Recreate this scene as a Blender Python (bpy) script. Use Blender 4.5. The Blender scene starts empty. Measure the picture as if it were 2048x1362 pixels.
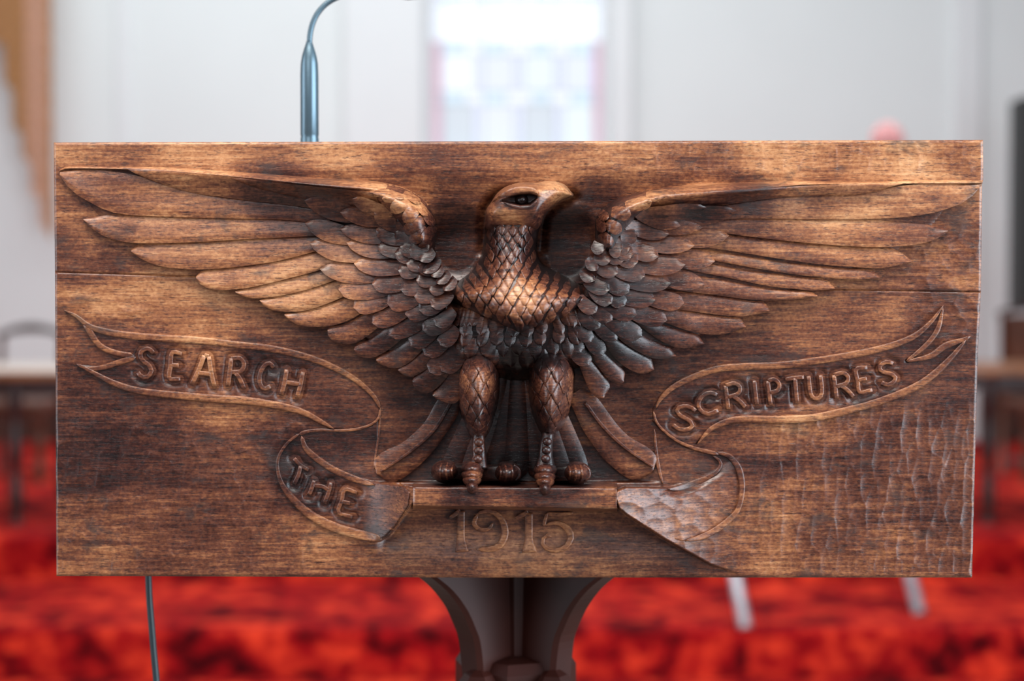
import bpy, math, random
import numpy as np
from mathutils import Vector

random.seed(7); rng = np.random.RandomState(5)
scn = bpy.context.scene
COL = scn.collection

# ------------------------------------------------------------------ camera
F = 2844.0; CX, CY = 1024.0, 681.0
HOR = 600.0
CAM_Z = 1.46
pitch = math.atan((CY-HOR)/F)
cam_d = bpy.data.cameras.new('camera'); cam = bpy.data.objects.new('camera', cam_d); COL.objects.link(cam)
cam_d.sensor_width = 36.0; cam_d.lens = 36.0*F/2048.0
cam.location = (0, 0, CAM_Z); cam.rotation_euler = (math.pi/2-pitch, 0, 0)
cam_d.clip_start = 0.05; cam_d.clip_end = 60
cam_d.dof.use_dof = True; cam_d.dof.focus_distance = 1.115; cam_d.dof.aperture_fstop = 3.1
scn.camera = cam

# ------------------------------------------------------------------ light and exposure
scn.view_settings.view_transform = 'Standard'; scn.view_settings.look = 'None'
scn.view_settings.gamma = 1.0; scn.view_settings.use_curve_mapping = False
scn.view_settings.exposure = 0.0
w = bpy.data.worlds.new('world'); scn.world = w; w.use_nodes = True
w.node_tree.nodes['Background'].inputs[0].default_value = (0.80, 0.86, 1.0, 1)
w.node_tree.nodes['Background'].inputs[1].default_value = 0.20

def area(name, loc, target, sx, sy, power, col):
    l = bpy.data.lights.new(name, 'AREA'); l.shape = 'RECTANGLE'; l.size = sx; l.size_y = sy
    l.energy = power; l.color = col
    o = bpy.data.objects.new(name, l); COL.objects.link(o); o.location = loc
    o.rotation_euler = (Vector(target)-Vector(loc)).to_track_quat('-Z', 'Y').to_euler()
    return o
area('window_light_top', (-0.3, -0.2, 4.2), (0, 1.3, 1.4), 2.8, 1.4, 175, (1.0, 0.96, 0.90))
area('window_light_right', (3.0, -0.1, 1.75), (0, 1.2, 1.3), 3.0, 3.0, 250, (0.78, 0.90, 1.0))
area('fill_light_front', (-0.8, -3.2, 3.3), (0, 1.2, 1.3), 3.0, 1.4, 42, (0.95, 0.97, 1.0))  # added soft frontal fill from behind the camera, no window known there
area('window_light_left', (-3.2, 0.3, 1.8), (0, 1.2, 1.3), 1.8, 2.6, 62, (0.85, 0.92, 1.0))
area('fill_light_chancel', (-0.6, 7.6, 5.6), (0, 10.2, 1.2), 8.0, 3.0, 222, (0.88, 0.98, 1.0))  # added light from above to brighten the back wall, no lamp seen
area('fill_light_steps', (0, 6.6, 4.6), (0, 6.2, 0.2), 6.0, 1.2, 70, (1.0, 0.97, 0.94))  # added light over the steps, set back to keep the risers dark

# ------------------------------------------------------------------ pixel -> point helpers
Fv = Vector((0, math.cos(pitch), -math.sin(pitch))); Uv = Vector((0, math.sin(pitch), math.cos(pitch)))
D0 = 1.14; SX = -0.0142; SY = -0.049
def P(px, py, h):
    """points of the lectern front: plane of the board, lifted h mm towards the nave (arrays)"""
    px = np.asarray(px, float); py = np.asarray(py, float); h = np.asarray(h, float)
    u = (px-CX)/F; v = (CY-py)/F
    t = (D0-h*0.001)/(1-SX*u-SY*v)
    return np.stack([t*u, t*(Fv.y+v*Uv.y), CAM_Z+t*(Fv.z+v*Uv.z)], -1)
def ray(px, py):
    return Fv + Vector((1, 0, 0))*((px-CX)/F) + Uv*((CY-py)/F)
def at_y(px, py, y):
    r = ray(px, py); t = y/r.y
    return Vector((r.x*t, y, CAM_Z+r.z*t))
def at_z(px, py, z):
    r = ray(px, py); t = (z-CAM_Z)/r.z
    return Vector((r.x*t, r.y*t, z))

# ------------------------------------------------------------------ object helpers
def newmesh(name, V, Fc, mat, parent=None, smooth=True, patina_shade=None):
    me = bpy.data.meshes.new(name)
    V = np.asarray(V, float)
    if isinstance(Fc, np.ndarray) and Fc.ndim == 2:
        n, k = Fc.shape
        me.vertices.add(len(V)); me.vertices.foreach_set('co', V.astype(np.float32).ravel())
        me.loops.add(n*k); me.loops.foreach_set('vertex_index', Fc.astype(np.int32).ravel())
        me.polygons.add(n); me.polygons.foreach_set('loop_start', np.arange(0, n*k, k, dtype=np.int32))
        me.polygons.foreach_set('loop_total', np.full(n, k, dtype=np.int32))
        me.update(calc_edges=True)
    else:
        me.from_pydata([tuple(v) for v in V], [], [tuple(int(i) for i in f) for f in Fc])
    me.polygons.foreach_set('use_smooth', [smooth]*len(me.polygons))
    if patina_shade is not None:
        a = me.attributes.new('patina_shade', 'FLOAT', 'POINT'); a.data.foreach_set('value', np.asarray(patina_shade, np.float32))
    me.materials.append(mat); me.update()
    o = bpy.data.objects.new(name, me); COL.objects.link(o)
    if parent is not None:
        o.parent = parent
        M = parent.matrix_world.copy() if parent.type != 'EMPTY' else None
        base = parent
        off = Vector((0, 0, 0))
        while base is not None:
            off += base.location; base = base.parent
        o.location = -off
    return o
def empty(name, loc, label, cat, group=None):
    o = bpy.data.objects.new(name, None); COL.objects.link(o); o.location = loc; o.empty_display_size = 0.05
    o['label'] = label; o['category'] = cat
    if group: o['group'] = group
    return o
def structure(o):
    o['kind'] = 'structure'; return o

class MB:
    """collects boxes, tubes and lathes in world coordinates"""
    def __init__(s): s.V = []; s.F = []
    def box(s, a, b, bev=0.0):
        x0, y0, z0 = a; x1, y1, z1 = b; n = len(s.V)
        if bev <= 0:
            s.V += [(x0,y0,z0),(x1,y0,z0),(x1,y1,z0),(x0,y1,z0),(x0,y0,z1),(x1,y0,z1),(x1,y1,z1),(x0,y1,z1)]
            s.F += [(n,n+3,n+2,n+1),(n+4,n+5,n+6,n+7),(n,n+1,n+5,n+4),(n+1,n+2,n+6,n+5),(n+2,n+3,n+7,n+6),(n+3,n,n+4,n+7)]
        else:
            import itertools
            vs = []
            for cx, sx in ((x0,1),(x1,-1)):
                for cy, sy in ((y0,1),(y1,-1)):
                    for cz, sz in ((z0,1),(z1,-1)):
                        vs += [(cx+sx*bev,cy+sy*bev,cz),(cx+sx*bev,cy,cz+sz*bev),(cx,cy+sy*bev,cz+sz*bev)]
            import bmesh
            bm = bmesh.new()
            for v in vs: bm.verts.new(v)
            bmesh.ops.convex_hull(bm, input=bm.verts)
            bm.verts.ensure_lookup_table(); bm.verts.index_update()
            s.V += [tuple(v.co) for v in bm.verts]; s.F += [tuple(n+v.index for v in f.verts) for f in bm.faces]
            bm.free()
        return s
    def tube(s, pts, rad, k=12, cap=True):
        pts = [Vector(p) for p in pts]; N = len(pts)
        rad = [rad]*N if not hasattr(rad, '__len__') else rad
        up = Vector((0.13, 0.97, 0.2)).normalized()
        n0 = len(s.V)
        for i, p in enumerate(pts):
            t = (pts[min(i+1, N-1)]-pts[max(i-1, 0)]).normalized()
            a = t.cross(up)
            if a.length < 1e-3: a = t.cross(Vector((1,0,0)))
            a.normalize(); b = t.cross(a)
            for j in range(k):
                an = 2*math.pi*j/k
                s.V.append(tuple(p+a*math.cos(an)*rad[i]+b*math.sin(an)*rad[i]))
        for i in range(N-1):
            for j in range(k):
                s.F.append((n0+i*k+j, n0+i*k+(j+1)%k, n0+(i+1)*k+(j+1)%k, n0+(i+1)*k+j))
        if cap:
            s.F.append(tuple(n0+j for j in range(k))); s.F.append(tuple(n0+(N-1)*k+j for j in reversed(range(k))))
        return s
    def lathe(s, c, prof, k=20):
        return s.tube([(c[0], c[1], z) for r, z in prof], [max(r, 1e-4) for r, z in prof], k)
    def obj(s, name, mat, parent=None, smooth=False):
        o = newmesh(name, s.V, s.F, mat, parent, smooth)
        return o

# ------------------------------------------------------------------ materials
def nt(name):
    m = bpy.data.materials.new(name); m.use_nodes = True
    t = m.node_tree; return m, t, t.nodes['Principled BSDF']
def simple(name, col, rough=0.5, metal=0.0, var=0.12, scale=12.0, bump=0.0):
    m, t, b = nt(name)
    tc = t.nodes.new('ShaderNodeTexCoord'); no = t.nodes.new('ShaderNodeTexNoise'); no.inputs['Scale'].default_value = scale
    no.inputs['Detail'].default_value = 4
    t.links.new(tc.outputs['Object'], no.inputs['Vector'])
    r = t.nodes.new('ShaderNodeValToRGB')
    c = np.array(col)
    r.color_ramp.elements[0].color = (*np.clip(c*(1-var), 0, 1), 1); r.color_ramp.elements[1].color = (*np.clip(c*(1+var), 0, 1), 1)
    r.color_ramp.elements[0].position = .35; r.color_ramp.elements[1].position = .65
    t.links.new(no.outputs['Fac'], r.inputs[0]); t.links.new(r.outputs[0], b.inputs['Base Color'])
    b.inputs['Roughness'].default_value = rough; b.inputs['Metallic'].default_value = metal
    if bump:
        bp = t.nodes.new('ShaderNodeBump'); bp.inputs['Strength'].default_value = bump; bp.inputs['Distance'].default_value = .002
        t.links.new(no.outputs['Fac'], bp.inputs['Height']); t.links.new(bp.outputs[0], b.inputs['Normal'])
    return m

lectern = empty('lectern', (0.0, 1.30, 0.0),
    'carved dark wooden lectern with an eagle spreading its wings over a ribbon of words', 'lectern')

def wood_material():
    m, t, b = nt('carved_walnut')
    L = t.links.new
    def N(k, **kw):
        n = t.nodes.new('ShaderNode'+k)
        for a, v in kw.items(): setattr(n, a, v)
        return n
    tc = N('TexCoord'); tc.object = lectern
    def noise(scale, s=1.0, detail=5, rough=.55, dist=0.0):
        mp = N('Mapping'); mp.inputs['Scale'].default_value = scale
        L(tc.outputs['Object'], mp.inputs[0])
        n = N('TexNoise'); n.inputs['Scale'].default_value = s; n.inputs['Detail'].default_value = detail
        n.inputs['Roughness'].default_value = rough; n.inputs['Distortion'].default_value = dist
        L(mp.outputs[0], n.inputs['Vector']); return n.outputs['Fac']
    def ramp(src, p0, p1, c0=(0,0,0,1), c1=(1,1,1,1)):
        r = N('ValToRGB'); r.color_ramp.elements[0].position = p0; r.color_ramp.elements[1].position = p1
        r.color_ramp.elements[0].color = c0; r.color_ramp.elements[1].color = c1
        L(src, r.inputs[0]); return r
    def math_(op, a, bb, clamp=False):
        n = N('Math'); n.operation = op; n.use_clamp = clamp
        for i, v in enumerate((a, bb)):
            if hasattr(v, 'links'): L(v, n.inputs[i])
            else: n.inputs[i].default_value = v
        return n.outputs[0]
    grain = noise((26, 90, 420), 1.0, 6, .6, .6)
    streak = noise((5, 20, 60), 1.0, 4, .55, 1.2)
    blot = noise((11, 11, 16), 1.0, 5, .6, .8)
    pores = noise((130, 300, 900), 1.0, 3, .6)
    fine = noise((330, 300, 480), 1.0, 3, .6)
    stain = noise((24, 24, 38), 1.0, 4, .65, .4)
    at = N('Attribute'); at.attribute_name = 'patina_shade'
    # patina drives a ramp from old dark stain and painted shade to worn golden wood
    f = math_('MULTIPLY', grain, .75)
    f = math_('ADD', f, math_('MULTIPLY', streak, .42))
    f = math_('ADD', f, math_('MULTIPLY', blot, .85))
    f = math_('ADD', f, math_('MULTIPLY', fine, .55))
    f = math_('SUBTRACT', f, 1.345)
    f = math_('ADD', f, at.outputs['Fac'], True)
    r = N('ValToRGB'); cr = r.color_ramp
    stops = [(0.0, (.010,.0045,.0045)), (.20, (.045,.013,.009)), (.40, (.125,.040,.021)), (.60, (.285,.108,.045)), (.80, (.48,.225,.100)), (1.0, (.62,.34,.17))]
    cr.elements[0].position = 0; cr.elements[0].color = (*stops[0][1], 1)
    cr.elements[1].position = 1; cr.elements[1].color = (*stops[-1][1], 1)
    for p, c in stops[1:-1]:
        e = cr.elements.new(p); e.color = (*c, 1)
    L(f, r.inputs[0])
    # pores: short dark dashes along the grain
    pr = ramp(pores, .56, .64)
    mx = N('MixRGB'); mx.blend_type = 'MULTIPLY'
    L(math_('MULTIPLY', pr.outputs[0], .8), mx.inputs[0]); L(r.outputs[0], mx.inputs[1]); mx.inputs[2].default_value = (.26,.24,.30,1)
    # scattered inky stains
    sr = ramp(stain, .57, .66)
    mx2 = N('MixRGB'); L(math_('MULTIPLY', sr.outputs[0], .62), mx2.inputs[0]); L(mx.outputs[0], mx2.inputs[1]); mx2.inputs[2].default_value = (.036,.026,.025,1)
    L(mx2.outputs[0], b.inputs['Base Color'])
    rr = N('MapRange'); rr.inputs['To Min'].default_value = .22; rr.inputs['To Max'].default_value = .42
    L(blot, rr.inputs['Value']); L(rr.outputs[0], b.inputs['Roughness'])
    b.inputs['Specular IOR Level'].default_value = .5
    hgt = math_('ADD', math_('MULTIPLY', grain, .5), math_('MULTIPLY', pr.outputs[0], -.35))
    hgt = math_('ADD', hgt, math_('MULTIPLY', stain, .3))
    bp = N('Bump'); bp.inputs['Strength'].default_value = .4; bp.inputs['Distance'].default_value = .0006
    L(hgt, bp.inputs['Height']); L(bp.outputs[0], b.inputs['Normal'])
    return m
WOOD = wood_material()

# patina: how worn and golden the old stain is, plus shade painted into hollows and undersides, control points over the board
PAT_SHADE = np.array([
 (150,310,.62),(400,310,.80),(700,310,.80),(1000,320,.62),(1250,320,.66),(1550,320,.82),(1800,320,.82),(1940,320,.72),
 (200,380,.52),(400,420,.55),(350,460,.66),(450,510,.66),(600,560,.78),(620,620,.74),(560,395,.26),(680,410,.16),(700,500,.62),(760,400,.62),(840,400,.62),  # low values paint the shade under the leading edge
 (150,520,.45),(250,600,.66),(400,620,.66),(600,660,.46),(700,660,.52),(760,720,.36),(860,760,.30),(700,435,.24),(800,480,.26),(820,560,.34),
 (1018,403,.12),(1058,398,.10),(1040,402,.10),(1000,385,.58),(1037,372,.66),(1025,432,.78),(1000,425,.66),(1085,432,.26),(975,440,.34),(985,470,.24),(1062,475,.24),(1100,392,.56),(1115,372,.80),(1095,385,.74),(1130,385,.72),(1020,450,.50),(1030,520,.42),(1040,600,.74),(960,610,.50),(1120,610,.50),(900,660,.10),(930,700,.08),(1000,700,.04),(1100,700,.10),(1170,680,.10),(1035,740,.0),  # eye socket, chin and belly carry painted shade
 (920,440,.20),(905,490,.20),(1120,440,.14),(1145,480,.16),(925,520,.22),(1130,525,.22),(1165,430,.20),(890,420,.30),(1180,400,.34),  # shade painted into the hollows round the head
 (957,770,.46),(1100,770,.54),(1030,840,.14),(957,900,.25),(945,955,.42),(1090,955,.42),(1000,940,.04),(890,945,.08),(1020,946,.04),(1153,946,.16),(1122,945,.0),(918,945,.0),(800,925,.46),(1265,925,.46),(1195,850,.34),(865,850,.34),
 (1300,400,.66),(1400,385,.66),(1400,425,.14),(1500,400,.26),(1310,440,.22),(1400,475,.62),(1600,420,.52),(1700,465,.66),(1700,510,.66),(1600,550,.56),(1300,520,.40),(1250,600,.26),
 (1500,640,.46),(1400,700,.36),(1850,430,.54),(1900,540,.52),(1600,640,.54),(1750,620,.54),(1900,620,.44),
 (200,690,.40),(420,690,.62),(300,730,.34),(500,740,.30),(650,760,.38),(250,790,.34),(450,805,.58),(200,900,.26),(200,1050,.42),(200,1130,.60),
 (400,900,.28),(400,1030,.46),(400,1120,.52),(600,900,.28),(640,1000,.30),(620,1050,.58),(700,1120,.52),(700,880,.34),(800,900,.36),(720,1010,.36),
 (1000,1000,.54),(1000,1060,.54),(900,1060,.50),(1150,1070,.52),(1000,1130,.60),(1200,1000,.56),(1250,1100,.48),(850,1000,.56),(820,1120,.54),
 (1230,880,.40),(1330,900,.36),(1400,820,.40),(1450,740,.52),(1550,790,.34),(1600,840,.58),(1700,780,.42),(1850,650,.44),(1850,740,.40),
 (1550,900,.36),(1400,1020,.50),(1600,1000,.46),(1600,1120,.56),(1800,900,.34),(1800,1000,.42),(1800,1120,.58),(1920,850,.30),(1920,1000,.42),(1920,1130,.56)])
def patina_shade(x, y):
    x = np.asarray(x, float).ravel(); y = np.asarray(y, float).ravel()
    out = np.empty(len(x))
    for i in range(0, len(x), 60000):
        dx = x[i:i+60000, None]-PAT_SHADE[None, :, 0]; dy = (y[i:i+60000, None]-PAT_SHADE[None, :, 1])*1.35
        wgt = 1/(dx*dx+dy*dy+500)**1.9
        out[i:i+60000] = (wgt*PAT_SHADE[None, :, 2]).sum(1)/wgt.sum(1)
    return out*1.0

# ------------------------------------------------------------------ small maths
def S(t): t = np.clip(t, 0, 1); return t*t*(3-2*t)
def sdf(poly, x, y):
    """positive inside; also the closest outline point"""
    p = np.asarray(poly, float); q = np.roll(p, -1, 0)
    x = np.asarray(x, float).ravel(); y = np.asarray(y, float).ravel()
    best = np.full(len(x), 1e18); bx = np.zeros(len(x)); by = np.zeros(len(x)); ins = np.zeros(len(x), bool)
    for (ax, ay), (cx, cy) in zip(p, q):
        ex, ey = cx-ax, cy-ay; L2 = ex*ex+ey*ey+1e-9
        t = np.clip(((x-ax)*ex+(y-ay)*ey)/L2, 0, 1); nx = ax+t*ex; ny = ay+t*ey
        d = (x-nx)**2+(y-ny)**2; m = d < best
        best[m] = d[m]; bx[m] = nx[m]; by[m] = ny[m]
        if abs(ey) > 1e-9:
            c = ((ay > y) != (cy > y)) & (x < ex*(y-ay)/ey+ax); ins ^= c
    d = np.sqrt(best)
    return np.where(ins, d, -d), bx, by
def dist_lines(lines, x, y):
    x = np.asarray(x, float).ravel(); y = np.asarray(y, float).ravel(); best = np.full(len(x), 1e18)
    for ln in lines:
        for (ax, ay), (cx, cy) in zip(ln[:-1], ln[1:]):
            ex, ey = cx-ax, cy-ay; L2 = ex*ex+ey*ey+1e-9
            t = np.clip(((x-ax)*ex+(y-ay)*ey)/L2, 0, 1)
            best = np.minimum(best, (x-ax-t*ex)**2+(y-ay-t*ey)**2)
    return np.sqrt(best)
def smooth_line(pts, n, closed=False):
    """Catmull-Rom through the points, resampled evenly"""
    p = np.asarray(pts, float); k = len(p)
    if closed: ext = np.vstack([p[-1], p, p[0], p[1]]); segs = k
    else: ext = np.vstack([2*p[0]-p[1], p, 2*p[-1]-p[-2]]); segs = k-1
    out = []
    for i in range(segs):
        a, b, c, d = ext[i:i+4]
        for t in np.linspace(0, 1, 14, endpoint=False):
            out.append(.5*((2*b)+(c-a)*t+(2*a-5*b+4*c-d)*t*t+(3*b-a-3*c+d)*t**3))
    out.append(p[0] if closed else p[-1]); out = np.array(out)
    s = np.concatenate([[0], np.cumsum(np.hypot(*np.diff(out, axis=0).T))])
    q = np.linspace(0, s[-1], n, endpoint=not closed)
    return np.stack([np.interp(q, s, out[:, 0]), np.interp(q, s, out[:, 1])], -1)
def worley(x, y, cw, ch, seed, shear=0.0):
    r = np.random.RandomState(seed); J = r.rand(200, 200, 3)
    gx = (x+shear*y)/cw; gy = y/ch; ix = np.floor(gx).astype(int); iy = np.floor(gy).astype(int)
    best = np.full(x.shape, 9.0); val = np.zeros(x.shape)
    for a in (-1, 0, 1):
        for b in (-1, 0, 1):
            jx = J[(ix+a) % 200, (iy+b) % 200]
            d = (ix+a+jx[..., 0]-gx)**2+(iy+b+jx[..., 1]-gy)**2
            m = d < best; best = np.where(m, d, best); val = np.where(m, jx[..., 2], val)
    return best, val
def vnoise(x, y, s, seed):
    r = np.random.RandomState(seed); G = r.rand(256, 256)
    gx = x/s; gy = y/s; ix = np.floor(gx).astype(int); iy = np.floor(gy).astype(int)
    fx = S(gx-ix); fy = S(gy-iy)
    g = lambda a, b: G[a % 256, b % 256]
    return (g(ix,iy)*(1-fx)+g(ix+1,iy)*fx)*(1-fy)+(g(ix,iy+1)*(1-fx)+g(ix+1,iy+1)*fx)*fy

# ------------------------------------------------------------------ the ground of the board (mm)
RX = [1226,1232,1238,1255,1330,1420,1500,1530]; RL = [985,1000,1018,1032,1080,1130,1156,1170]
RTx = [1226,1235,1252,1345,1400,1450,1500]; RT = [985,980,973,973,958,930,900]
LX = [700,757,780,800,823,832]; LL = [1095,1083,1072,1045,1012,1000]
LTx = [700,740,790,832]; LT = [950,962,968,976]
PERCH_H = 46.0
HEAD_RAW = [(970,500),(970,440),(972,420),(982,404),(994,386),(1011,373),(1037,365),(1075,364),(1112,362),(1130,369),(1147,392),(1124,401),(1102,416),(1089,431),(1083,448),(1077,500)]
def ground(x, y, flares=True, gouges=True):
    x = np.asarray(x, float); y = np.asarray(y, float)
    # broad shallow lowering of the field round the eagle
    fld = S((x-112)/160)*S((1962-x)/140)*S((y-332)/60)*S((760-y)/200)
    g = -1.2*fld
    mid = S((x-420)/300)*S((1650-x)/300)*S((y-335)/90)*S((1010-y)/120)
    g = g-4.0*mid
    legs = S((x-730)/110)*S((1345-x)/110)*S((y-560)/120)*S((966-y)/4)
    g = g-6*legs
    # hollows beside the neck
    for cx, cy, rx, ry in ((915, 480, 66, 92), (1135, 490, 66, 92)):
        r = np.sqrt(((x-cx)/rx)**2+((y-cy)/ry)**2)
        g = g-9*S((1.15-r)/.5)*S((y-395)/90)
    near = (x > 925) & (x < 1190) & (y > 350) & (y < 560)
    if np.any(near):
        g = np.array(g, float)*np.ones(np.shape(x)); xn = x[near]; yn = y[near]
        sd, _, _ = sdf(HEAD_RAW, xn, yn)
        g[near] -= 8*np.exp(-(np.maximum(-sd, 0)/11)**2)*S((yn-362)/40)
    if gouges:
        b1, v1 = worley(x, y, 17, 50, 3, .10); b2, v2 = worley(x, y, 30, 24, 8)
        low = S((y-800)/60)
        lowl = low*S((720-x)/120); lowr = S((y-770)/80)*S((x-1420)/120)
        amt = np.maximum(1.25*lowl, lowr)
        amt = np.maximum(amt, .85*S((355-y)/20)*S((x-1080)/150)*(1-.4*S((x-1700)/150)))
        amt = amt*(1-S((y-1138)/12)*.6)
        g = g+amt*(np.minimum(b1, .8)*1.2-.35+.4*(v1-.5))
        mida = S((x-1780)/80)*S((y-420)/60)*S((720-y)/60)*1.3+S((380-x)/80)*S((y-560)/40)*S((690-y)/40)*.6+.10
        g = g+mida*(np.minimum(b2, .8)*1.0-.3)
        g = g+.5*(vnoise(x, y, 60, 4)-.5)
    # year panel is cut back
    pan = (y > 1015)*S((y-1012)/4)*S((x-745)/30)*S((1500-x)/60)
    yl = np.interp(x, RX, RL); inR = (x > 1226) & (y < yl)
    pan = np.where(inR, 0, pan)
    inL = (x < 832) & (y < np.interp(x, LX, LL)); pan = np.where(inL, 0, pan)
    g = g-pan*(6.5*S((1150-y)/110))
    if flares:
        t = np.clip(1-(x-1228)/285, 0, 1)
        hR = PERCH_H*t**2.0+.9*t*(np.minimum(b2 if gouges else 0.4, .8)*3-1.0)
        m = (x > 1224)*S((y-np.interp(x, RTx, RT))/2.5)*S((np.interp(x, RX, RL)-y)/2.5)
        topfade = 1-(1-S((y-np.interp(x, RTx, RT))/26))*S((x-1300)/90)
        g = np.where(x > 1224, g*(1-m*t)+hR*m*topfade, g)
        t = np.clip(1-(830-x)/125, 0, 1)
        hL = PERCH_H*t**1.9
        m = (x < 834)*S((y-np.interp(x, LTx, LT))/2.5)*S((np.interp(x, LX, LL)-y)/2.5)
        g = np.where(x < 834, g*(1-m*t)+hL*m, g)
    # worn arrises at the board's border
    return g
SEAMx = [105, 400, 1640, 1970]; SEAMy = [544, 553, 579, 584]

def left_x(y): return np.interp(y, [280, 545, 1155], [107.5, 110, 113])
def right_x(y): return np.interp(y, [280, 360, 368, 580, 700, 1155], [1966, 1966.5, 1964, 1962, 1956, 1944])
def plank(name, top, bot, nr):
    nc = 930
    s = np.linspace(0, 1, nc)[None, :].repeat(nr, 0); r = np.linspace(0, 1, nr)[:, None].repeat(nc, 1)
    x = 107+s*1858
    yt = top(x); yb = bot(x); y = yt+(yb-yt)*r
    x = left_x(y)+s*(right_x(y)-left_x(y))
    h = ground(x, y)
    e = np.minimum(np.minimum(x-left_x(y), right_x(y)-x), np.minimum(y-(285-5*s), (1152+3*S(s*2))-y))
    h = h-1.6*np.clip(1-e/5.0, 0, 1)**2
    es = np.abs(y-np.interp(x, SEAMx, SEAMy)); h = h-1.6*np.clip(1-es/2.2, 0, 1)
    V = P(x.ravel(), y.ravel(), h.ravel())
    idx = np.arange(nr*nc).reshape(nr, nc)
    Q = np.stack([idx[:-1, :-1], idx[1:, :-1], idx[1:, 1:], idx[:-1, 1:]], -1).reshape(-1, 4)
    # rim and back, board 28 mm thick
    rim = np.concatenate([idx[0, :], idx[1:, -1], idx[-1, -2::-1], idx[-2:0:-1, 0]])
    front = V[rim]; shift = np.array([0, 0.030, 0.0])
    px = x.ravel()[rim]; py = y.ravel()[rim]
    base = P(px, py, np.full(len(rim), -2.0))+shift
    cen = base.mean(0); base = cen+(base-cen)*(1, 1, 1)
    n = len(V); k = len(rim)
    V2 = np.vstack([V, front, base])
    a = np.arange(k); b = (a+1) % k
    Q2 = np.stack([n+a, n+b, n+k+b, n+k+a], -1)
    pat_shade = np.concatenate([patina_shade(x, y), patina_shade(px, py)+.12, patina_shade(px, py)])
    o = newmesh(name, V2, np.vstack([Q, Q2]), WOOD, lectern, True, pat_shade)
    return o
upper_plank = plank('plank', lambda x: 285-5*(x-107)/1858, lambda x: np.interp(x, SEAMx, SEAMy), 142)
lower_plank = plank('plank', lambda x: np.interp(x, SEAMx, SEAMy), lambda x: 1152+3*S((x-107)/900), 302)
# back faces
def back_slab(name, x0, x1, y0, y1, parent):
    mb = MB(); c = P([x0, x1, x1, x0], [y0, y0, y1, y1], [-2]*4)+np.array([0, .030, 0])
    n = len(mb.V); mb.V = [tuple(v) for v in c]+[tuple(v+np.array([0, .004, 0])) for v in c]
    mb.F = [(0,1,2,3),(7,6,5,4),(0,4,5,1),(1,5,6,2),(2,6,7,3),(3,7,4,0)]
    return newmesh(name, mb.V, mb.F, WOOD, parent, False, [.35]*8)
back_slab('back_board', 110, 1960, 287, 1150, lectern)

# ------------------------------------------------------------------ carving tools
def grid_patch(name, poly, hf, hb, R, step, parent, power=2.0, closed_smooth=None, pat_shade_add=0.0):
    poly = smooth_line(poly, closed_smooth, True) if closed_smooth else np.asarray(poly, float)
    x0, y0 = poly.min(0)-step; x1, y1 = poly.max(0)+step
    xs = np.arange(x0, x1+step, step); ys = np.arange(y0, y1+step, step)
    X, Y = np.meshgrid(xs, ys); sh = X.shape
    sd, bx, by = sdf(poly, X, Y)
    keep = (sd > -step*.8).reshape(sh)
    X = X.ravel(); Y = Y.ravel(); o = sd < step*.25
    X = np.where(o, bx, X); Y = np.where(o, by, Y); sd = np.where(o, 0, sd)
    t = np.clip(sd/(R(X, Y) if callable(R) else R), 0, 1); pr = (1-(1-t)**power)**(1/power)
    hbv = hb(X, Y) if callable(hb) else hb
    H = hbv+(hf(X, Y)-hbv)*pr
    idx = np.arange(X.size).reshape(sh)
    q = keep[:-1, :-1] & keep[1:, :-1] & keep[1:, 1:] & keep[:-1, 1:]
    Q = np.stack([idx[:-1, :-1], idx[1:, :-1], idx[1:, 1:], idx[:-1, 1:]], -1)[q]
    used, inv = np.unique(Q, return_inverse=True); Q = inv.reshape(-1, 4)
    V = P(X[used], Y[used], H[used])
    return newmesh(name, V, Q, WOOD, parent, True, patina_shade(X[used], Y[used])+pat_shade_add)

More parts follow.
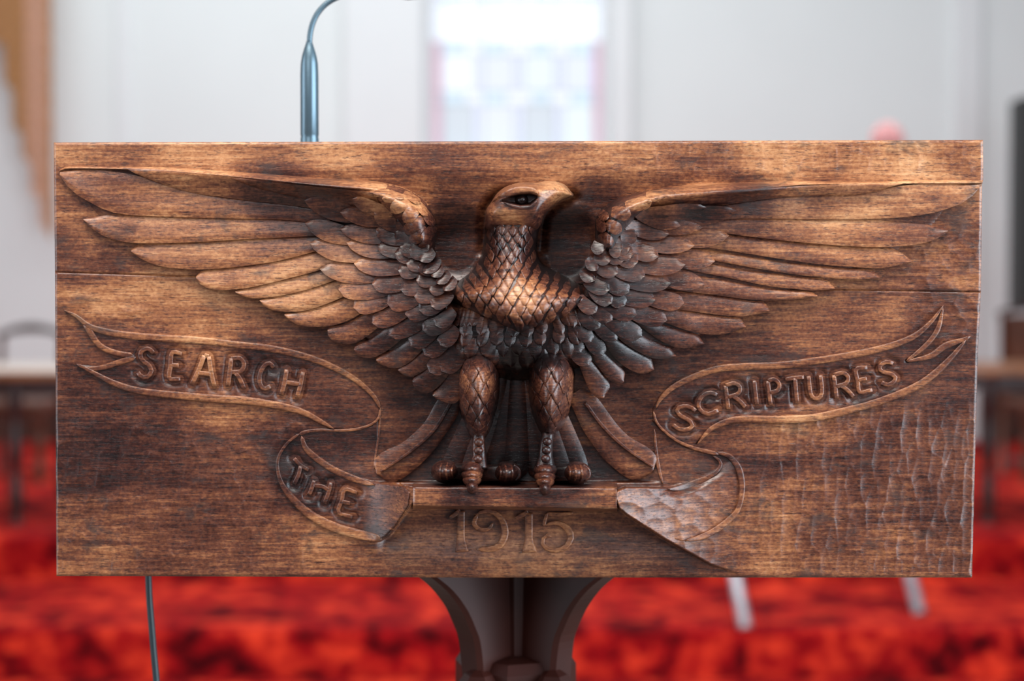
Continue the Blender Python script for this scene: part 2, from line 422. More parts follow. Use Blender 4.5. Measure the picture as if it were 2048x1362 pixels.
def ridge(name, pts, width, H, parent, n=None, sink=3.0, m=9, base=None, taper=(0.0, 0.0), power=4.0, pat_shade_add=0.0, smooth_it=True, lean=0.0):
    """raised moulding that follows a line; width in px, H in mm over the ground"""
    base = base or (lambda x, y: ground(x, y, True, False))
    pts = np.asarray(pts, float)
    Ltot = np.hypot(*np.diff(pts, axis=0).T).sum()
    n = n or max(4, int(Ltot/7))
    c = smooth_line(pts, n) if smooth_it else smooth_poly(pts, n)
    d = np.gradient(c, axis=0); d /= np.hypot(d[:, 0], d[:, 1])[:, None]+1e-9
    nn = np.stack([-d[:, 1], d[:, 0]], -1)
    s = np.linspace(0, 1, n)
    wv = np.interp(s, np.linspace(0, 1, len(width)), width) if hasattr(width, '__len__') else np.full(n, float(width))
    tp = np.ones(n)
    if taper[0] > 0: tp = tp*np.sqrt(np.clip(s/taper[0], 0.02, 1))
    if taper[1] > 0: tp = tp*np.sqrt(np.clip((1-s)/taper[1], 0.02, 1))
    wv = wv*tp
    Hs = np.interp(s, np.linspace(0, 1, len(H)), H) if hasattr(H, '__len__') else np.full(n, float(H))
    v = np.array([-1.12, -1.0, -.90, -.82, -.4, .4, .82, .90, 1.0, 1.12])
    X = c[:, None, 0]+nn[:, None, 0]*wv[:, None]*.5*v; Y = c[:, None, 1]+nn[:, None, 1]*wv[:, None]*.5*v
    pr = np.array([0, .40, .90, 1, 1.02, 1.02, 1, .90, .40, 0])
    g = base(c[:, 0], c[:, 1])[:, None]
    Hh = g+Hs[:, None]*(pr[None]*(1+lean*v[None]))
    Hh[:, 0] -= sink; Hh[:, -1] -= sink
    k = len(v)
    V = P(X.ravel(), Y.ravel(), Hh.ravel()); idx = np.arange(n*k).reshape(n, k)
    Fc = np.stack([idx[:-1, :-1], idx[:-1, 1:], idx[1:, 1:], idx[1:, :-1]], -1).reshape(-1, 4).tolist()
    # end caps: sunk copies
    Vx = [V]; cnt = len(V); pa = [patina_shade(X, Y)]
    for row, sgn in ((0, -1), (n-1, 1)):
        ex = X[row]+d[row, 0]*sgn*wv[row]*.06; ey = Y[row]+d[row, 1]*sgn*wv[row]*.06
        Vx.append(P(ex, ey, Hh[row]*0+g[row]-sink)); pa.append(patina_shade(ex, ey))
        for j in range(k-1):
            f = (int(idx[row, j]), cnt+j, cnt+j+1, int(idx[row, j+1]))
            Fc.append(f if sgn < 0 else f[::-1])
        cnt += k
    return newmesh(name, np.vstack(Vx), Fc, WOOD, parent, True, np.concatenate(pa)+pat_shade_add)
def smooth_poly(p, n):
    s = np.concatenate([[0], np.cumsum(np.hypot(*np.diff(p, axis=0).T))]); q = np.linspace(0, s[-1], n)
    return np.stack([np.interp(q, s, p[:, 0]), np.interp(q, s, p[:, 1])], -1)

def vane(name, up, lo, W, parent, lift=0.0, tilt=3.0, crown=.8, n=22, m=9, thick=5.0, tiplow=0.0, pat_shade_add=0.0):
    """feather between two edge lines, both running root to tip; the lower edge stands proud"""
    a = smooth_line(up, n); b = smooth_line(lo, n)
    v = np.linspace(0, 1, m)
    X = a[:, None, 0]*(1-v)+b[:, None, 0]*v; Y = a[:, None, 1]*(1-v)+b[:, None, 1]*v
    s = np.linspace(0, 1, n)[:, None]
    wob = rng.uniform(-.35, .35)
    H = W(X, Y)+lift+tilt*(v[None]-.45)+crown*4*v[None]*(1-v[None])-tiplow*s**2-.6*np.clip((np.abs(v[None]-.5)*2-.86)/.14, 0, 1)
    H = H+.35*(vnoise(X, Y, 26, 31)-.5)*2+wob
    return sheet(name, X, Y, H, thick, parent, pat_shade_add)
def sheet(name, X, Y, H, thick, parent, pat_shade_add=0.0):
    n, m = X.shape; idx = np.arange(n*m).reshape(n, m)
    V = P(X.ravel(), Y.ravel(), H.ravel())
    Q = np.stack([idx[:-1, :-1], idx[:-1, 1:], idx[1:, 1:], idx[1:, :-1]], -1).reshape(-1, 4)
    rim = np.concatenate([idx[0, :], idx[1:, -1], idx[-1, -2::-1], idx[-2:0:-1, 0]])
    rx = X.ravel()[rim]; ry = Y.ravel()[rim]; rh = H.ravel()[rim]
    k = len(rim); N0 = n*m
    V2 = np.vstack([V, V[rim], P(rx, ry, rh-thick)])
    A = np.arange(k); B = (A+1) % k
    Q2 = np.stack([N0+A, N0+k+A, N0+k+B, N0+B], -1)
    pt = patina_shade(X, Y)+pat_shade_add; pr = patina_shade(rx, ry)+pat_shade_add
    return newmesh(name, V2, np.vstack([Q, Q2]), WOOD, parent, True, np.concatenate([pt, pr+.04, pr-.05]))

def leaf(name, tip, root, width, W, parent, lift=0.0, bend=0.0, blunt=0.0, ext=0.35, n=12, m=7, crown=1.6, thick=5.0, rise=2.2, pat_shade_add=0.0, keel=0.0, side=0.0):
    """pointed or rounded small feather; ext runs the root on under its neighbours"""
    tip = np.array(tip, float); root = np.array(root, float)
    root = root+(root-tip)*ext
    ax = tip-root; L = np.hypot(*ax); t = ax/L; nn = np.array([-t[1], t[0]])
    s = np.linspace(0, 1, n)[:, None]
    # half width along the feather
    a = np.clip((1-s)/(.50-.22*blunt), 0, 1)
    hw = (1-(1-a)**(1.75+.7*blunt))**(1/(1.45+.7*blunt)) * (.62+.38*np.sqrt(np.clip(s/.5, 0, 1)))
    hw = np.maximum(hw, .03)*width*.5
    v = np.linspace(-1, 1, m)[None, :]
    off = bend*np.sin(np.pi*s*.5)*4*(1-s)*1.0
    X = root[0]+ax[0]*s+nn[0]*(hw*v+off); Y = root[1]+ax[1]*s+nn[1]*(hw*v+off)
    H = W(X, Y)+lift+rise*(s-.4)+crown*(1-v*v)-keel*np.abs(v)+side*v
    H = H+rng.uniform(-.3, .3)
    return sheet(name, X, Y, H, thick, parent, pat_shade_add)

# ------------------------------------------------------------------ ribbons with words
G0 = lambda x, y: ground(x, y, True, False)
RIB = {}
rib1 = [(130,620),(152,628),(175,645),(205,655),(250,662),(300,667),(400,673),(480,684),(540,692),(600,703),(650,720),(700,745),(738,773),(760,800),(764,818),
        (756,842),(735,856),(690,862),(660,860),(640,850),(600,828),(540,813),(480,806),(430,803),(350,796),(280,788),(230,773),(190,753),(153,727),
        (195,731),(230,722),(262,711),(225,705),(196,692),(178,668),(165,650)]
rib2 = [(597,866),(640,858),(700,860),(742,850),(758,830),(758,880),(750,935),(800,962),(822,985),(818,1012),(790,1055),(762,1084),(720,1078),(697,1073),(661,1061),(615,1034),(582,1004),(558,968),(551,936),(553,914),(570,888)]
rib3 = [(1888,609),(1861,640),(1827,667),(1776,686),(1707,702),(1622,716),(1553,724),(1485,726),(1434,731),(1390,743),(1344,765),(1316,792),(1304,815),(1303,842),(1320,862),(1353,884),(1384,897),
        (1393,889),(1406,875),(1423,860),(1451,848),(1485,843),(1553,845),(1622,842),(1690,829),(1758,809),(1827,781),(1868,754),(1902,720),(1942,672),(1925,676),(1890,690),(1861,712),(1812,723),(1840,704),(1862,682),(1880,655)]
strokes = {
 'S': [[(.92,.14),(.62,.0),(.22,.08),(.14,.28),(.35,.44),(.68,.56),(.88,.76),(.70,.95),(.35,1.0),(.06,.84)]],
 'E': [[(.9,.02),(.12,.0),(.08,.5),(.08,.98),(.95,.96)],[(.1,.47),(.72,.46)]],
 'A': [[(.02,1),(.28,.42),(.42,0)],[(.42,0),(.62,.02)],[(.62,.02),(.80,.55),(1,1)],[(.24,.60),(.78,.60)]],
 'R': [[(.10,1.0),(.12,.5),(.12,.04)],[(.12,.04),(.6,.0),(.85,.2),(.70,.44),(.16,.52)],[(.45,.52),(.72,.72),(.98,1.02)]],
 'C': [[(.95,.14),(.66,.0),(.30,.10),(.06,.45),(.14,.80),(.48,1.0),(.92,.86)]],
 'H': [[(.18,.0),(.12,.5),(.0,.92)],[(1.0,.05),(.93,.5),(.80,1.0)],[(.12,.46),(.93,.50)]],
 'I': [[(.5,.0),(.5,.5),(.5,1)]],
 'P': [[(.16,1.0),(.12,.5),(.10,.04)],[(.10,.04),(.6,.0),(.95,.2),(.80,.44),(.16,.52)]],
 'T': [[(.0,.06),(.5,.02),(1,.0)],[(.52,.02),(.54,.5),(.56,1)]],
 'U': [[(.06,.0),(.08,.5),(.16,.85),(.5,1.0),(.85,.85),(.92,.5),(.88,.0)]],
}
def letter_lines(ch, x0, y0, x1, y1, rot=0.0):
    cx, cy = (x0+x1)/2, (y0+y1)/2; w_, h_ = x1-x0, y1-y0; c, s = math.cos(math.radians(rot)), math.sin(math.radians(rot))
    out = []
    for st in strokes[ch]:
        q = []
        for a, b in st:
            dx = (a-.5)*w_; dy = (b-.5)*h_
            q.append((cx+dx*c-dy*s, cy+dx*s+dy*c))
        out.append(q)
    return out
words1 = [('S',275,697,308,755,4),('E',339,706,364,759,5),('A',386,711,432,771,6),('R',455,716,492,774,6),('C',518,726,546,778,8),('H',564,740,604,795,4)]
L1 = [(c, letter_lines(c, *b)) for c, *b in words1]
L2 = [('T', [[(588,917),(602,931),(617,940)],[(601,932),(597,950),(588,968)]]),
      ('H', [[(628,961),(624,975),(618,990)],[(627,971),(645,973),(658,981)],[(662,965),(657,985),(649,1007)]]),
      ('E', [[(714,986),(690,979),(684,1000),(677,1025),(705,1034)],[(684,1003),(700,1007)]])]
words3 = [('S',1345,812,1393,860,8),('C',1394,786,1438,828,-6),('R',1449,767,1488,816,-8),('I',1504,761,1518,809,-6),('P',1535,759,1561,809,-5),('T',1572,755,1609,806,-3),
          ('U',1617,751,1646,798,-4),('R',1666,746,1704,795,-8),('E',1713,736,1742,784,-11),('S',1757,724,1793,769,-13)]
L3 = [(c, letter_lines(c, *b)) for c, *b in words3]
def ribbon(poly, letters, borders, lwid):
    poly = np.array(poly, float)
    lines = [l for _, ls in letters for l in ls]
    ll = [smooth_line(l, 10) if len(l) > 2 else np.array(l, float) for l in lines]
    def hf(x, y):
        g = G0(x, y)+1.5+.5*(vnoise(x, y, 34, 12)-.5)
        if ll:
            d = dist_lines(ll, x, y); g = g-2.0*np.exp(-(d/13.0)**4)
        return g
    o = grid_patch('ribbon', poly, hf, lambda x, y: G0(x, y)-3.0, 3.0, 2.2, lectern, pat_shade_add=-.10)
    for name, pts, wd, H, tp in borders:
        ridge(name, pts, wd, H, o, taper=tp, pat_shade_add=.12)
    for ch, ls in letters:
        # one mesh per letter: build strokes then join
        parts = [ridge('letter', l, lwid, 3.6, o, n=(16 if len(l) > 3 else 8), base=lambda x, y: G0(x, y), pat_shade_add=.08) for l in ls]
        join(parts)
    return o
def join(objs):
    if len(objs) < 2: return objs[0]
    V = []; Fc = []; pa = []
    for o in objs:
        me = o.data; n = len(V)
        co = np.empty(len(me.vertices)*3, np.float32); me.vertices.foreach_get('co', co); co = co.reshape(-1, 3)
        V += co.tolist(); Fc += [tuple(n+i for i in p.vertices) for p in me.polygons]
        if 'patina_shade' in me.attributes:
            v = np.empty(len(me.vertices), np.float32); me.attributes['patina_shade'].data.foreach_get('value', v); pa += v.tolist()
    first = objs[0]; nm = first.data.name; mat = first.data.materials[0]
    me = bpy.data.meshes.new(nm); me.from_pydata(V, [], Fc); me.polygons.foreach_set('use_smooth', [True]*len(Fc))
    if pa:
        a = me.attributes.new('patina_shade', 'FLOAT', 'POINT'); a.data.foreach_set('value', np.array(pa, np.float32))
    me.materials.append(mat)
    first.data = me
    for o in objs[1:]: bpy.data.objects.remove(o, do_unlink=True)
    return first
b1 = [('ribbon_border', [(128,620),(152,632),(178,652),(210,663),(260,671),(320,676),(400,681),(480,690),(540,697),(600,710),(650,727),(700,752),(735,779),(754,802),(760,818)], [4,14,15,15,14,15,14,12,8], 3.0, (.03,.02)),
      ('ribbon_border', [(172,648),(185,672),(202,693),(232,706),(268,712)], [14,12,12,12], 2.9, (0,.05)),
      ('ribbon_border', [(272,714),(240,724),(205,735),(175,737),(153,728)], [12,12,10,5], 2.9, (.05,.05)),
      ('ribbon_border', [(155,728),(190,747),(230,767),(280,782),(350,790),(430,797),(480,800),(540,808),(600,822),(640,842),(668,858)], [6,13,15,16,16,14,8], 3.0, (.03,.05)),
      ('ribbon_border', [(761,815),(757,836),(740,850),(710,859),(673,861),(640,860),(615,863),(597,869)], [5,5,6,5,6,9], 2.6, (.02,.02))]
b2 = [('ribbon_border', [(599,867),(575,886),(558,912),(555,937),(564,968),(585,997),(622,1030),(668,1054),(715,1068),(764,1078)], [5,6,8,14,18,20,20,18], 2.8, (.02,.05)),
      ('ribbon_border', [(603,872),(612,897),(640,922),(676,944),(721,962),(748,970)], [8,14,14,14,10], 2.9, (.02,.1)),
      ('ribbon_border', [(760,830),(757,870),(751,912),(748,938)], [5,4,4], 1.8, (.05,.1))]
b3 = [('ribbon_border', [(1887,611),(1861,645),(1827,673),(1776,693),(1707,709),(1622,723),(1553,731),(1485,733),(1434,738),(1393,751),(1348,773),(1322,797),(1311,818)], [4,12,14,15,15,15,14,13,8], 3.0, (.03,.05)),
      ('ribbon_border', [(1886,614),(1877,655),(1858,684),(1830,709),(1812,722)], [4,11,10,5], 2.6, (.05,.05)),
      ('ribbon_border', [(1814,723),(1861,712),(1890,692),(1925,680),(1941,673)], [5,12,14,6], 2.8, (.05,.05)),
      ('ribbon_border', [(1932,680),(1902,715),(1868,748),(1827,775),(1758,803),(1690,822),(1622,836),(1553,839),(1485,838),(1451,844),(1423,857),(1406,874),(1394,889)], [6,14,15,15,16,16,15,13,5], 3.0, (.03,.05)),
      ('ribbon_border', [(1307,822),(1312,842),(1327,861),(1353,881),(1384,895),(1410,902),(1437,909)], [5,5,6,8,10], 3.0, (.02,.05))]
b4 = [('ribbon_border', [(1430,905),(1456,911),(1475,932),(1483,958),(1484,985),(1476,1019),(1455,1042),(1428,1062),(1400,1075),(1372,1081)], [6,12,14,12,10,12,13,12,9], 2.8, (.05,.1)),
      ('ribbon_border', [(1426,912),(1440,922),(1440,934),(1428,947),(1400,962),(1364,975),(1335,979)], [5,8,9,14,14,8], 2.8, (.05,.15)),
      ('ribbon_border', [(1309,858),(1312,900),(1318,940),(1326,968)], [4,6,8,5], 2.2, (.1,.1))]
rib4 = [(1304,842),(1327,866),(1353,886),(1407,903),(1440,904),(1462,912),(1480,932),(1489,955),(1490,982),(1482,1022),(1458,1046),(1430,1068),(1402,1080),(1372,1086),(1350,1082),(1300,1040),(1258,1026),(1244,1010),(1240,990),(1262,976),(1322,974),(1318,930),(1308,880)]
ribbon(rib1, L1, b1, 9.5); ribbon(rib2, L2, b2, 8.5); ribbon(rib3, L3, b3, 9.0)
def rib4_h(x, y): return ground(x, y, True, True)+1.1*S((x-1320)/70)-.4
r4 = grid_patch('ribbon', rib4, rib4_h, lambda x, y: G0(x, y)-2.0, 4.0, 3.0, lectern)
for name, pts, wd, H, tp in b4: ridge(name, pts, wd, H, r4, taper=tp, pat_shade_add=.05)

# the year
def digit(lines):
    parts = [ridge('digit', l, wd, 3.0, lower_plank, n=18, taper=tp, pat_shade_add=.05, power=2) for l, wd, tp in lines]
    return join(parts)
digit([([(922,1022),(922,1050),(922,1078),(924,1103)], [16,16,16,26], (0,0)), ([(898,1036),(908,1030),(920,1021)], [7,10,12], (.1,0))])
digit([([(953,1028),(970,1022),(990,1026),(1006,1044),(1010,1068),(1000,1090),(980,1098),(954,1098)], [8,9,11,14,16,14,11,9], (.05,.05)), ([(954,1030),(948,1046),(958,1058),(976,1058),(986,1046)], [8,10,9,8,6], (.05,.05))])
digit([([(1058,1026),(1058,1050),(1058,1078),(1059,1104)], [16,16,16,30], (0,0)), ([(1031,1036),(1042,1031),(1056,1024)], [7,10,12], (.1,0))])
digit([([(1094,1027),(1118,1029),(1146,1026)], [8,10,6], (.02,.1)), ([(1094,1027),(1090,1040),(1088,1052)], [6,7,7], (.1,.05)),
       ([(1088,1052),(1112,1045),(1134,1056),(1142,1074),(1132,1093),(1112,1101),(1092,1096),(1084,1082),(1094,1070),(1103,1074)], [7,8,12,15,13,11,9,9,8,6], (.05,.05))])

# ------------------------------------------------------------------ perch ledge
def perch():
    n = 60; s = np.linspace(0, 1, n)
    tx = 826+s*408
    lipt = 975+2*s; lipb = 1011+6*s
    rows = [(962+0*s, -11), (966+0*s, -3), (lipt-1.6, PERCH_H-3.5), (lipt-.5, PERCH_H-.8), (lipt+.4, PERCH_H-.1), (lipt+3, PERCH_H), (lipt+14, PERCH_H+.3), (lipb-10, PERCH_H+.5), (lipb-2, PERCH_H+.6), (lipb-.3, PERCH_H+.2), (lipb+.8, PERCH_H-1.5), (lipb+1.5, PERCH_H-8), (lipb+3.5, 18), (lipb+7, -8)]
    X = []; Y = []; H = []
    for i, (yy, h) in enumerate(rows):
        X.append(tx); Y.append(yy+.5*np.sin(s*31+i)); H.append(h+.6*vnoise(tx, yy, 18, 9)+0*s)
    X = np.array(X).T; Y = np.array(Y).T; H = np.array(H).T
    n, m = X.shape; idx = np.arange(n*m).reshape(n, m)
    V = P(X.ravel(), Y.ravel(), H.ravel())
    Q = np.stack([idx[:-1, :-1], idx[:-1, 1:], idx[1:, 1:], idx[1:, :-1]], -1).reshape(-1, 4).tolist()
    Q.append([int(i) for i in idx[0]]); Q.append([int(i) for i in idx[-1][::-1]])
    return newmesh('perch', V, Q, WOOD, lectern, True, patina_shade(X, Y))
perch()

# ------------------------------------------------------------------ wings
def WL(x, y):
    hb = np.interp(x, [110,250,450,650,760,830,900], [1.2,2.5,5,10,16,24,27])
    hb = hb*(1-.55*S((y-600)/200))+1.0
    dy = np.clip(y-np.interp(x, [120,315,460,560,700,760,830,880], [338,342,354,364,378,392,420,470]), 0, 400)
    A = np.interp(x, [120,250,450,620,720,800,870], [0,3,11,24,24,6,0])
    hol = np.interp(x, [500,700,790,850], [0,2,7,0])*np.exp(-((y-470)/60)**2)
    return hb+A*np.exp(-dy/np.interp(x, [200,700,800], [22,26,34]))-hol
def WR(x, y):
    hb = np.interp(x, [1160,1230,1300,1420,1620,1820,1960], [27,24,17,10,5,2.5,1.2])
    hb = hb*(1-.55*S((y-600)/200))+1.0
    dy = np.clip(y-np.interp(x, [1185,1230,1290,1370,1470,1640,1960], [470,430,404,392,384,369,364]), 0, 400)
    A = np.interp(x, [1190,1260,1340,1450,1620,1820,1960], [0,6,24,24,11,3,0])
    hol = np.interp(x, [1210,1280,1360,1560], [0,7,2,0])*np.exp(-((y-470)/60)**2)
    return hb+A*np.exp(-dy/np.interp(x, [1270,1370,1860], [34,26,22]))-hol

wingL_poly = [(150,346),(320,350),(560,370),(700,380),(790,380),(840,400),(866,450),(870,500),(884,545),(905,570),(905,640),(905,720),(905,770),(880,780),(850,760),(800,728),(760,700),(700,668),(640,640),(560,600),(450,560),(330,520),(240,470),(180,420),(135,370)]
wingR_poly = [(1940,372),(1700,376),(1500,388),(1340,392),(1260,404),(1212,436),(1192,480),(1190,540),(1160,575),(1160,640),(1160,720),(1180,760),(1205,775),(1240,745),(1300,715),(1390,680),(1460,645),(1520,610),(1600,580),(1700,545),(1780,510),(1850,470),(1900,420),(1945,385)]
wingL = grid_patch('wing', wingL_poly, lambda x, y: WL(x, y)-3.5, lambda x, y: G0(x, y)-1, 12, 6, lectern, pat_shade_add=-.1)
wingR = grid_patch('wing', wingR_poly, lambda x, y: WR(x, y)-3.5, lambda x, y: G0(x, y)-1, 12, 6, lectern, pat_shade_add=-.1)
wingL['label'] = 'left spread wing'; wingR['label'] = 'right spread wing'

primL = [  # upper edge, lower edge, root to tip
 ([(660,420),(560,404),(450,392),(340,366),(240,345),(160,339),(121,343)], [(660,450),(560,439),(450,437),(350,434),(235,427),(175,402),(140,378),(119,349)]),
 ([(660,440),(560,436),(450,432),(330,430),(240,428),(200,432),(167,438)], [(670,470),(560,475),(460,480),(370,485),(270,486),(220,477),(190,462),(167,440)]),
 ([(680,465),(600,470),(500,474),(400,480),(320,484),(276,488),(262,500)], [(680,490),(630,503),(560,521),(480,533),(400,539),(330,534),(290,522),(263,504)]),
 ([(690,490),(640,500),(560,518),(490,530),(440,536),(405,541),(392,553)], [(690,522),(640,540),(560,561),(500,575),(455,580),(418,577),(397,566),(392,557)]),
 ([(720,515),(660,530),(600,548),(540,563),(500,572),(480,577),(470,582)], [(720,545),(677,558),(640,571),(600,583),(552,593),(511,597),(485,592),(471,585)]),
 ([(740,540),(690,552),(640,568),(590,582),(550,592),(527,597),(519,600)], [(740,570),(690,592),(655,607),(615,620),(580,624),(545,620),(527,611),(520,602)]),
 ([(760,570),(710,588),(670,602),(630,615),(600,622),(580,624),(569,628)], [(765,590),(722,626),(700,639),(670,650),(635,654),(600,651),(578,640),(569,631)]),
 ([(790,590),(745,615),(715,634),(690,647),(672,651),(660,653),(655,659)], [(800,620),(762,650),(740,668),(715,684),(694,688),(670,684),(657,673),(655,663)]),
 ([(820,620),(785,645),(755,668),(735,681),(722,684),(712,688),(708,697)], [(830,650),(803,678),(780,697),(757,711),(738,716),(720,713),(710,706),(708,700)]),
 ([(850,650),(822,675),(800,692),(785,700),(770,706),(757,711),(752,719)], [(866,670),(845,700),(822,722),(800,735),(783,736),(766,731),(755,725),(752,721)]),
 ([(868,670),(845,697),(828,713),(816,722),(806,728),(799,733),(796,739)], [(892,700),(872,724),(850,740),(833,750),(822,754),(808,750),(800,745),(796,741)]),
 ([(890,690),(872,712),(855,730),(845,741),(836,748),(828,753),(825,760)], [(912,720),(900,745),(885,765),(870,779),(856,786),(840,783),(828,774),(825,765)]),
 ([(905,715),(893,738),(884,755),(878,768),(872,776),(867,782),(865,789)], [(930,740),(925,770),(922,790),(915,803),(903,808),(885,803),(872,797),(866,792)]),
]
primR = [
 ([(1400,420),(1500,404),(1600,393),(1720,386),(1800,372),(1880,366),(1963,367)], [(1400,442),(1489,437),(1600,438),(1733,438),(1830,432),(1890,419),(1935,400),(1963,371)]),
 ([(1400,438),(1500,436),(1600,436),(1720,437),(1790,444),(1860,450),(1895,460)], [(1400,458),(1468,469),(1550,479),(1640,488),(1740,494),(1820,491),(1868,480),(1896,463)]),
 ([(1380,460),(1460,469),(1550,478),(1650,489),(1740,492),(1790,498),(1822,521)], [(1370,490),(1450,500),(1550,516),(1636,528),(1722,535),(1765,536),(1800,530),(1823,524)]),
 ([(1360,490),(1440,503),(1530,518),(1620,530),(1700,537),(1740,538),(1759,553)], [(1370,512),(1433,522),(1520,538),(1600,550),(1658,556),(1710,559),(1740,558),(1760,556)]),
 ([(1330,515),(1400,522),(1480,538),(1550,547),(1610,554),(1650,557),(1669,575)], [(1330,532),(1386,542),(1460,556),(1530,571),(1580,577),(1620,581),(1650,580),(1670,578)]),
 ([(1320,540),(1380,548),(1450,560),(1520,574),(1580,580),(1620,582),(1635,591)], [(1310,572),(1366,582),(1430,590),(1480,597),(1530,601),(1570,600),(1605,597),(1635,594)]),
 ([(1300,570),(1360,582),(1420,588),(1470,596),(1510,602),(1528,603),(1539,620)], [(1300,600),(1351,617),(1395,624),(1438,630),(1479,633),(1505,630),(1525,626),(1539,623)]),
 ([(1290,600),(1340,614),(1390,624),(1430,630),(1462,634),(1480,636),(1491,652)], [(1280,625),(1325,643),(1366,658),(1400,667),(1438,669),(1465,664),(1480,659),(1492,655)]),
 ([(1260,620),(1300,640),(1335,652),(1365,661),(1385,666),(1396,670),(1408,686)], [(1250,630),(1285,656),(1314,677),(1343,692),(1366,697),(1384,694),(1398,691),(1409,689)]),
 ([(1225,640),(1260,658),(1290,674),(1315,685),(1330,691),(1341,696),(1352,711)], [(1215,650),(1242,681),(1270,700),(1300,715),(1320,718),(1337,717),(1348,715),(1353,713)]),
 ([(1200,650),(1230,672),(1258,692),(1280,705),(1294,712),(1303,719),(1308,738)], [(1195,665),(1218,702),(1240,726),(1263,741),(1280,747),(1293,746),(1304,742),(1309,740)]),
 ([(1185,680),(1205,700),(1222,717),(1236,730),(1244,737),(1250,746),(1248,761)], [(1175,690),(1187,717),(1200,738),(1213,755),(1228,765),(1238,768),(1245,767),(1248,764)]),
 ([(1165,700),(1182,718),(1197,735),(1209,750),(1217,763),(1219,776),(1209,794)], [(1150,710),(1158,730),(1166,750),(1175,772),(1184,787),(1193,795),(1202,797),(1207,796)]),
]
for i, (u, l) in enumerate(primL):
    vane('wing_feather', u, l, WL, wingL, lift=-.3*i*.4, tilt=3.4-.1*i, crown=.6 if i < 5 else 1.2)
for i, (u, l) in enumerate(primR):
    vane('wing_feather', u, l, WR, wingR, lift=-.3*i*.4, tilt=3.4-.1*i, crown=.6 if i < 5 else 1.2)
# shadowed long feathers under the leading edge
vane('wing_feather', [(760,384),(700,378),(560,362),(460,352),(360,343),(300,339),(255,338)], [(760,445),(700,432),(600,413),(500,401),(400,388),(330,370),(270,347)], WL, wingL, lift=1.0, tilt=.6, thick=4)
vane('wing_feather', [(770,388),(720,382),(640,374),(560,366),(510,360),(480,357),(466,357)], [(770,425),(720,418),(640,404),(570,390),(520,378),(490,368),(467,359)], WL, wingL, lift=2.6, tilt=.4, thick=4)
vane('wing_feather', [(1300,392),(1400,385),(1500,378),(1600,372),(1700,368),(1760,367),(1806,367)], [(1300,420),(1400,412),(1480,406),(1550,396),(1640,391),(1722,388),(1804,368)], WR, wingR, lift=1.0, tilt=.6, thick=4)
# leading edge mouldings
def edge_bar(parent, top, bot, hs, W):
    n = 60; a = smooth_line(top, n); b = smooth_line(bot, n); m = 9
    v = np.linspace(0, 1, m)[None]
    X = a[:, :1]*(1-v)+b[:, :1]*v; Y = a[:, 1:]*(1-v)+b[:, 1:]*v
    s = np.linspace(0, 1, n)
    Hs = np.interp(s, np.linspace(0, 1, len(hs)), hs)[:, None]
    pr = np.interp(v, [0, .1, .3, .6, .85, 1], [-.05, .35, .70, .92, 1.0, .90])
    H = Hs*pr+.5*(vnoise(X, Y, 20, 77)-.5)
    return sheet('wing_edge', X, Y, H, 12.0, parent, .12)
edge_bar(wingL, [(118,340),(140,333),(250,333),(330,334),(440,341),(520,346),(600,353),(680,358),(740,361),(790,370),(830,386),(858,410)],
         [(119,342),(140,337),(250,339),(330,344),(440,354),(520,362),(600,370),(680,377),(730,381),(775,388),(812,402),(835,420)], [2.5,4.5,6,8,11,16,23,31,36,34,22], WL)
edge_bar(wingR, [(1965,361),(1900,360),(1800,362),(1700,364),(1600,361),(1500,364),(1420,367),(1360,371),(1300,380),(1250,394),(1215,412)],
         [(1965,367),(1900,367),(1800,367.5),(1700,369),(1600,371),(1520,380),(1440,388),(1380,393),(1320,400),(1275,412),(1238,430)], [2.5,4,5,7,10,15,22,30,35,34,22], WR)

# rounded wrist of each wing
wristL_poly = [(715,372),(760,366),(800,374),(838,392),(862,420),(873,455),(872,485),(862,505),(838,508),(818,490),(800,458),(776,430),(745,408),(722,390)]
wristR_poly = [(1190,450),(1197,426),(1220,405),(1250,392),(1300,380),(1350,375),(1385,384),(1362,398),(1325,412),(1290,428),(1265,450),(1246,480),(1236,510),(1205,515),(1192,490)]
def wrist_h(c, r, top):
    return lambda x, y: top-14*((x-c[0])/r)**2-8*((y-c[1])/r)**2
hWL = lambda x, y: 46-10*((x-825)/90)**2-6*((y-420)/90)**2
hWR = lambda x, y: 46-8*((x-1255)/110)**2-6*((y-430)/90)**2
def on_patch(poly, hf, hb, R, power=2.0):
    poly = np.asarray(poly, float)
    def f(x, y):
        sh = np.shape(x); sd, _, _ = sdf(poly, x, y)
        RR = R(np.asarray(x, float).ravel(), np.asarray(y, float).ravel()) if callable(R) else R
        t = np.clip(sd/RR, 0, 1); pr = (1-(1-t)**power)**(1/power)
        x_ = np.asarray(x, float).ravel(); y_ = np.asarray(y, float).ravel()
        return (hb+(hf(x_, y_)-hb)*pr).reshape(sh)
    return f
wl = smooth_line(wristL_poly, 60, True); wr = smooth_line(wristR_poly, 60, True)
grid_patch('wing_joint', wl, hWL, 2.0, 34, 3, wingL, pat_shade_add=-.25); grid_patch('wing_joint', wr, hWR, 2.0, 34, 3, wingR, pat_shade_add=-.25)
HWL = on_patch(wl, hWL, 2.0, 34); HWR = on_patch(wr, hWR, 2.0, 34)
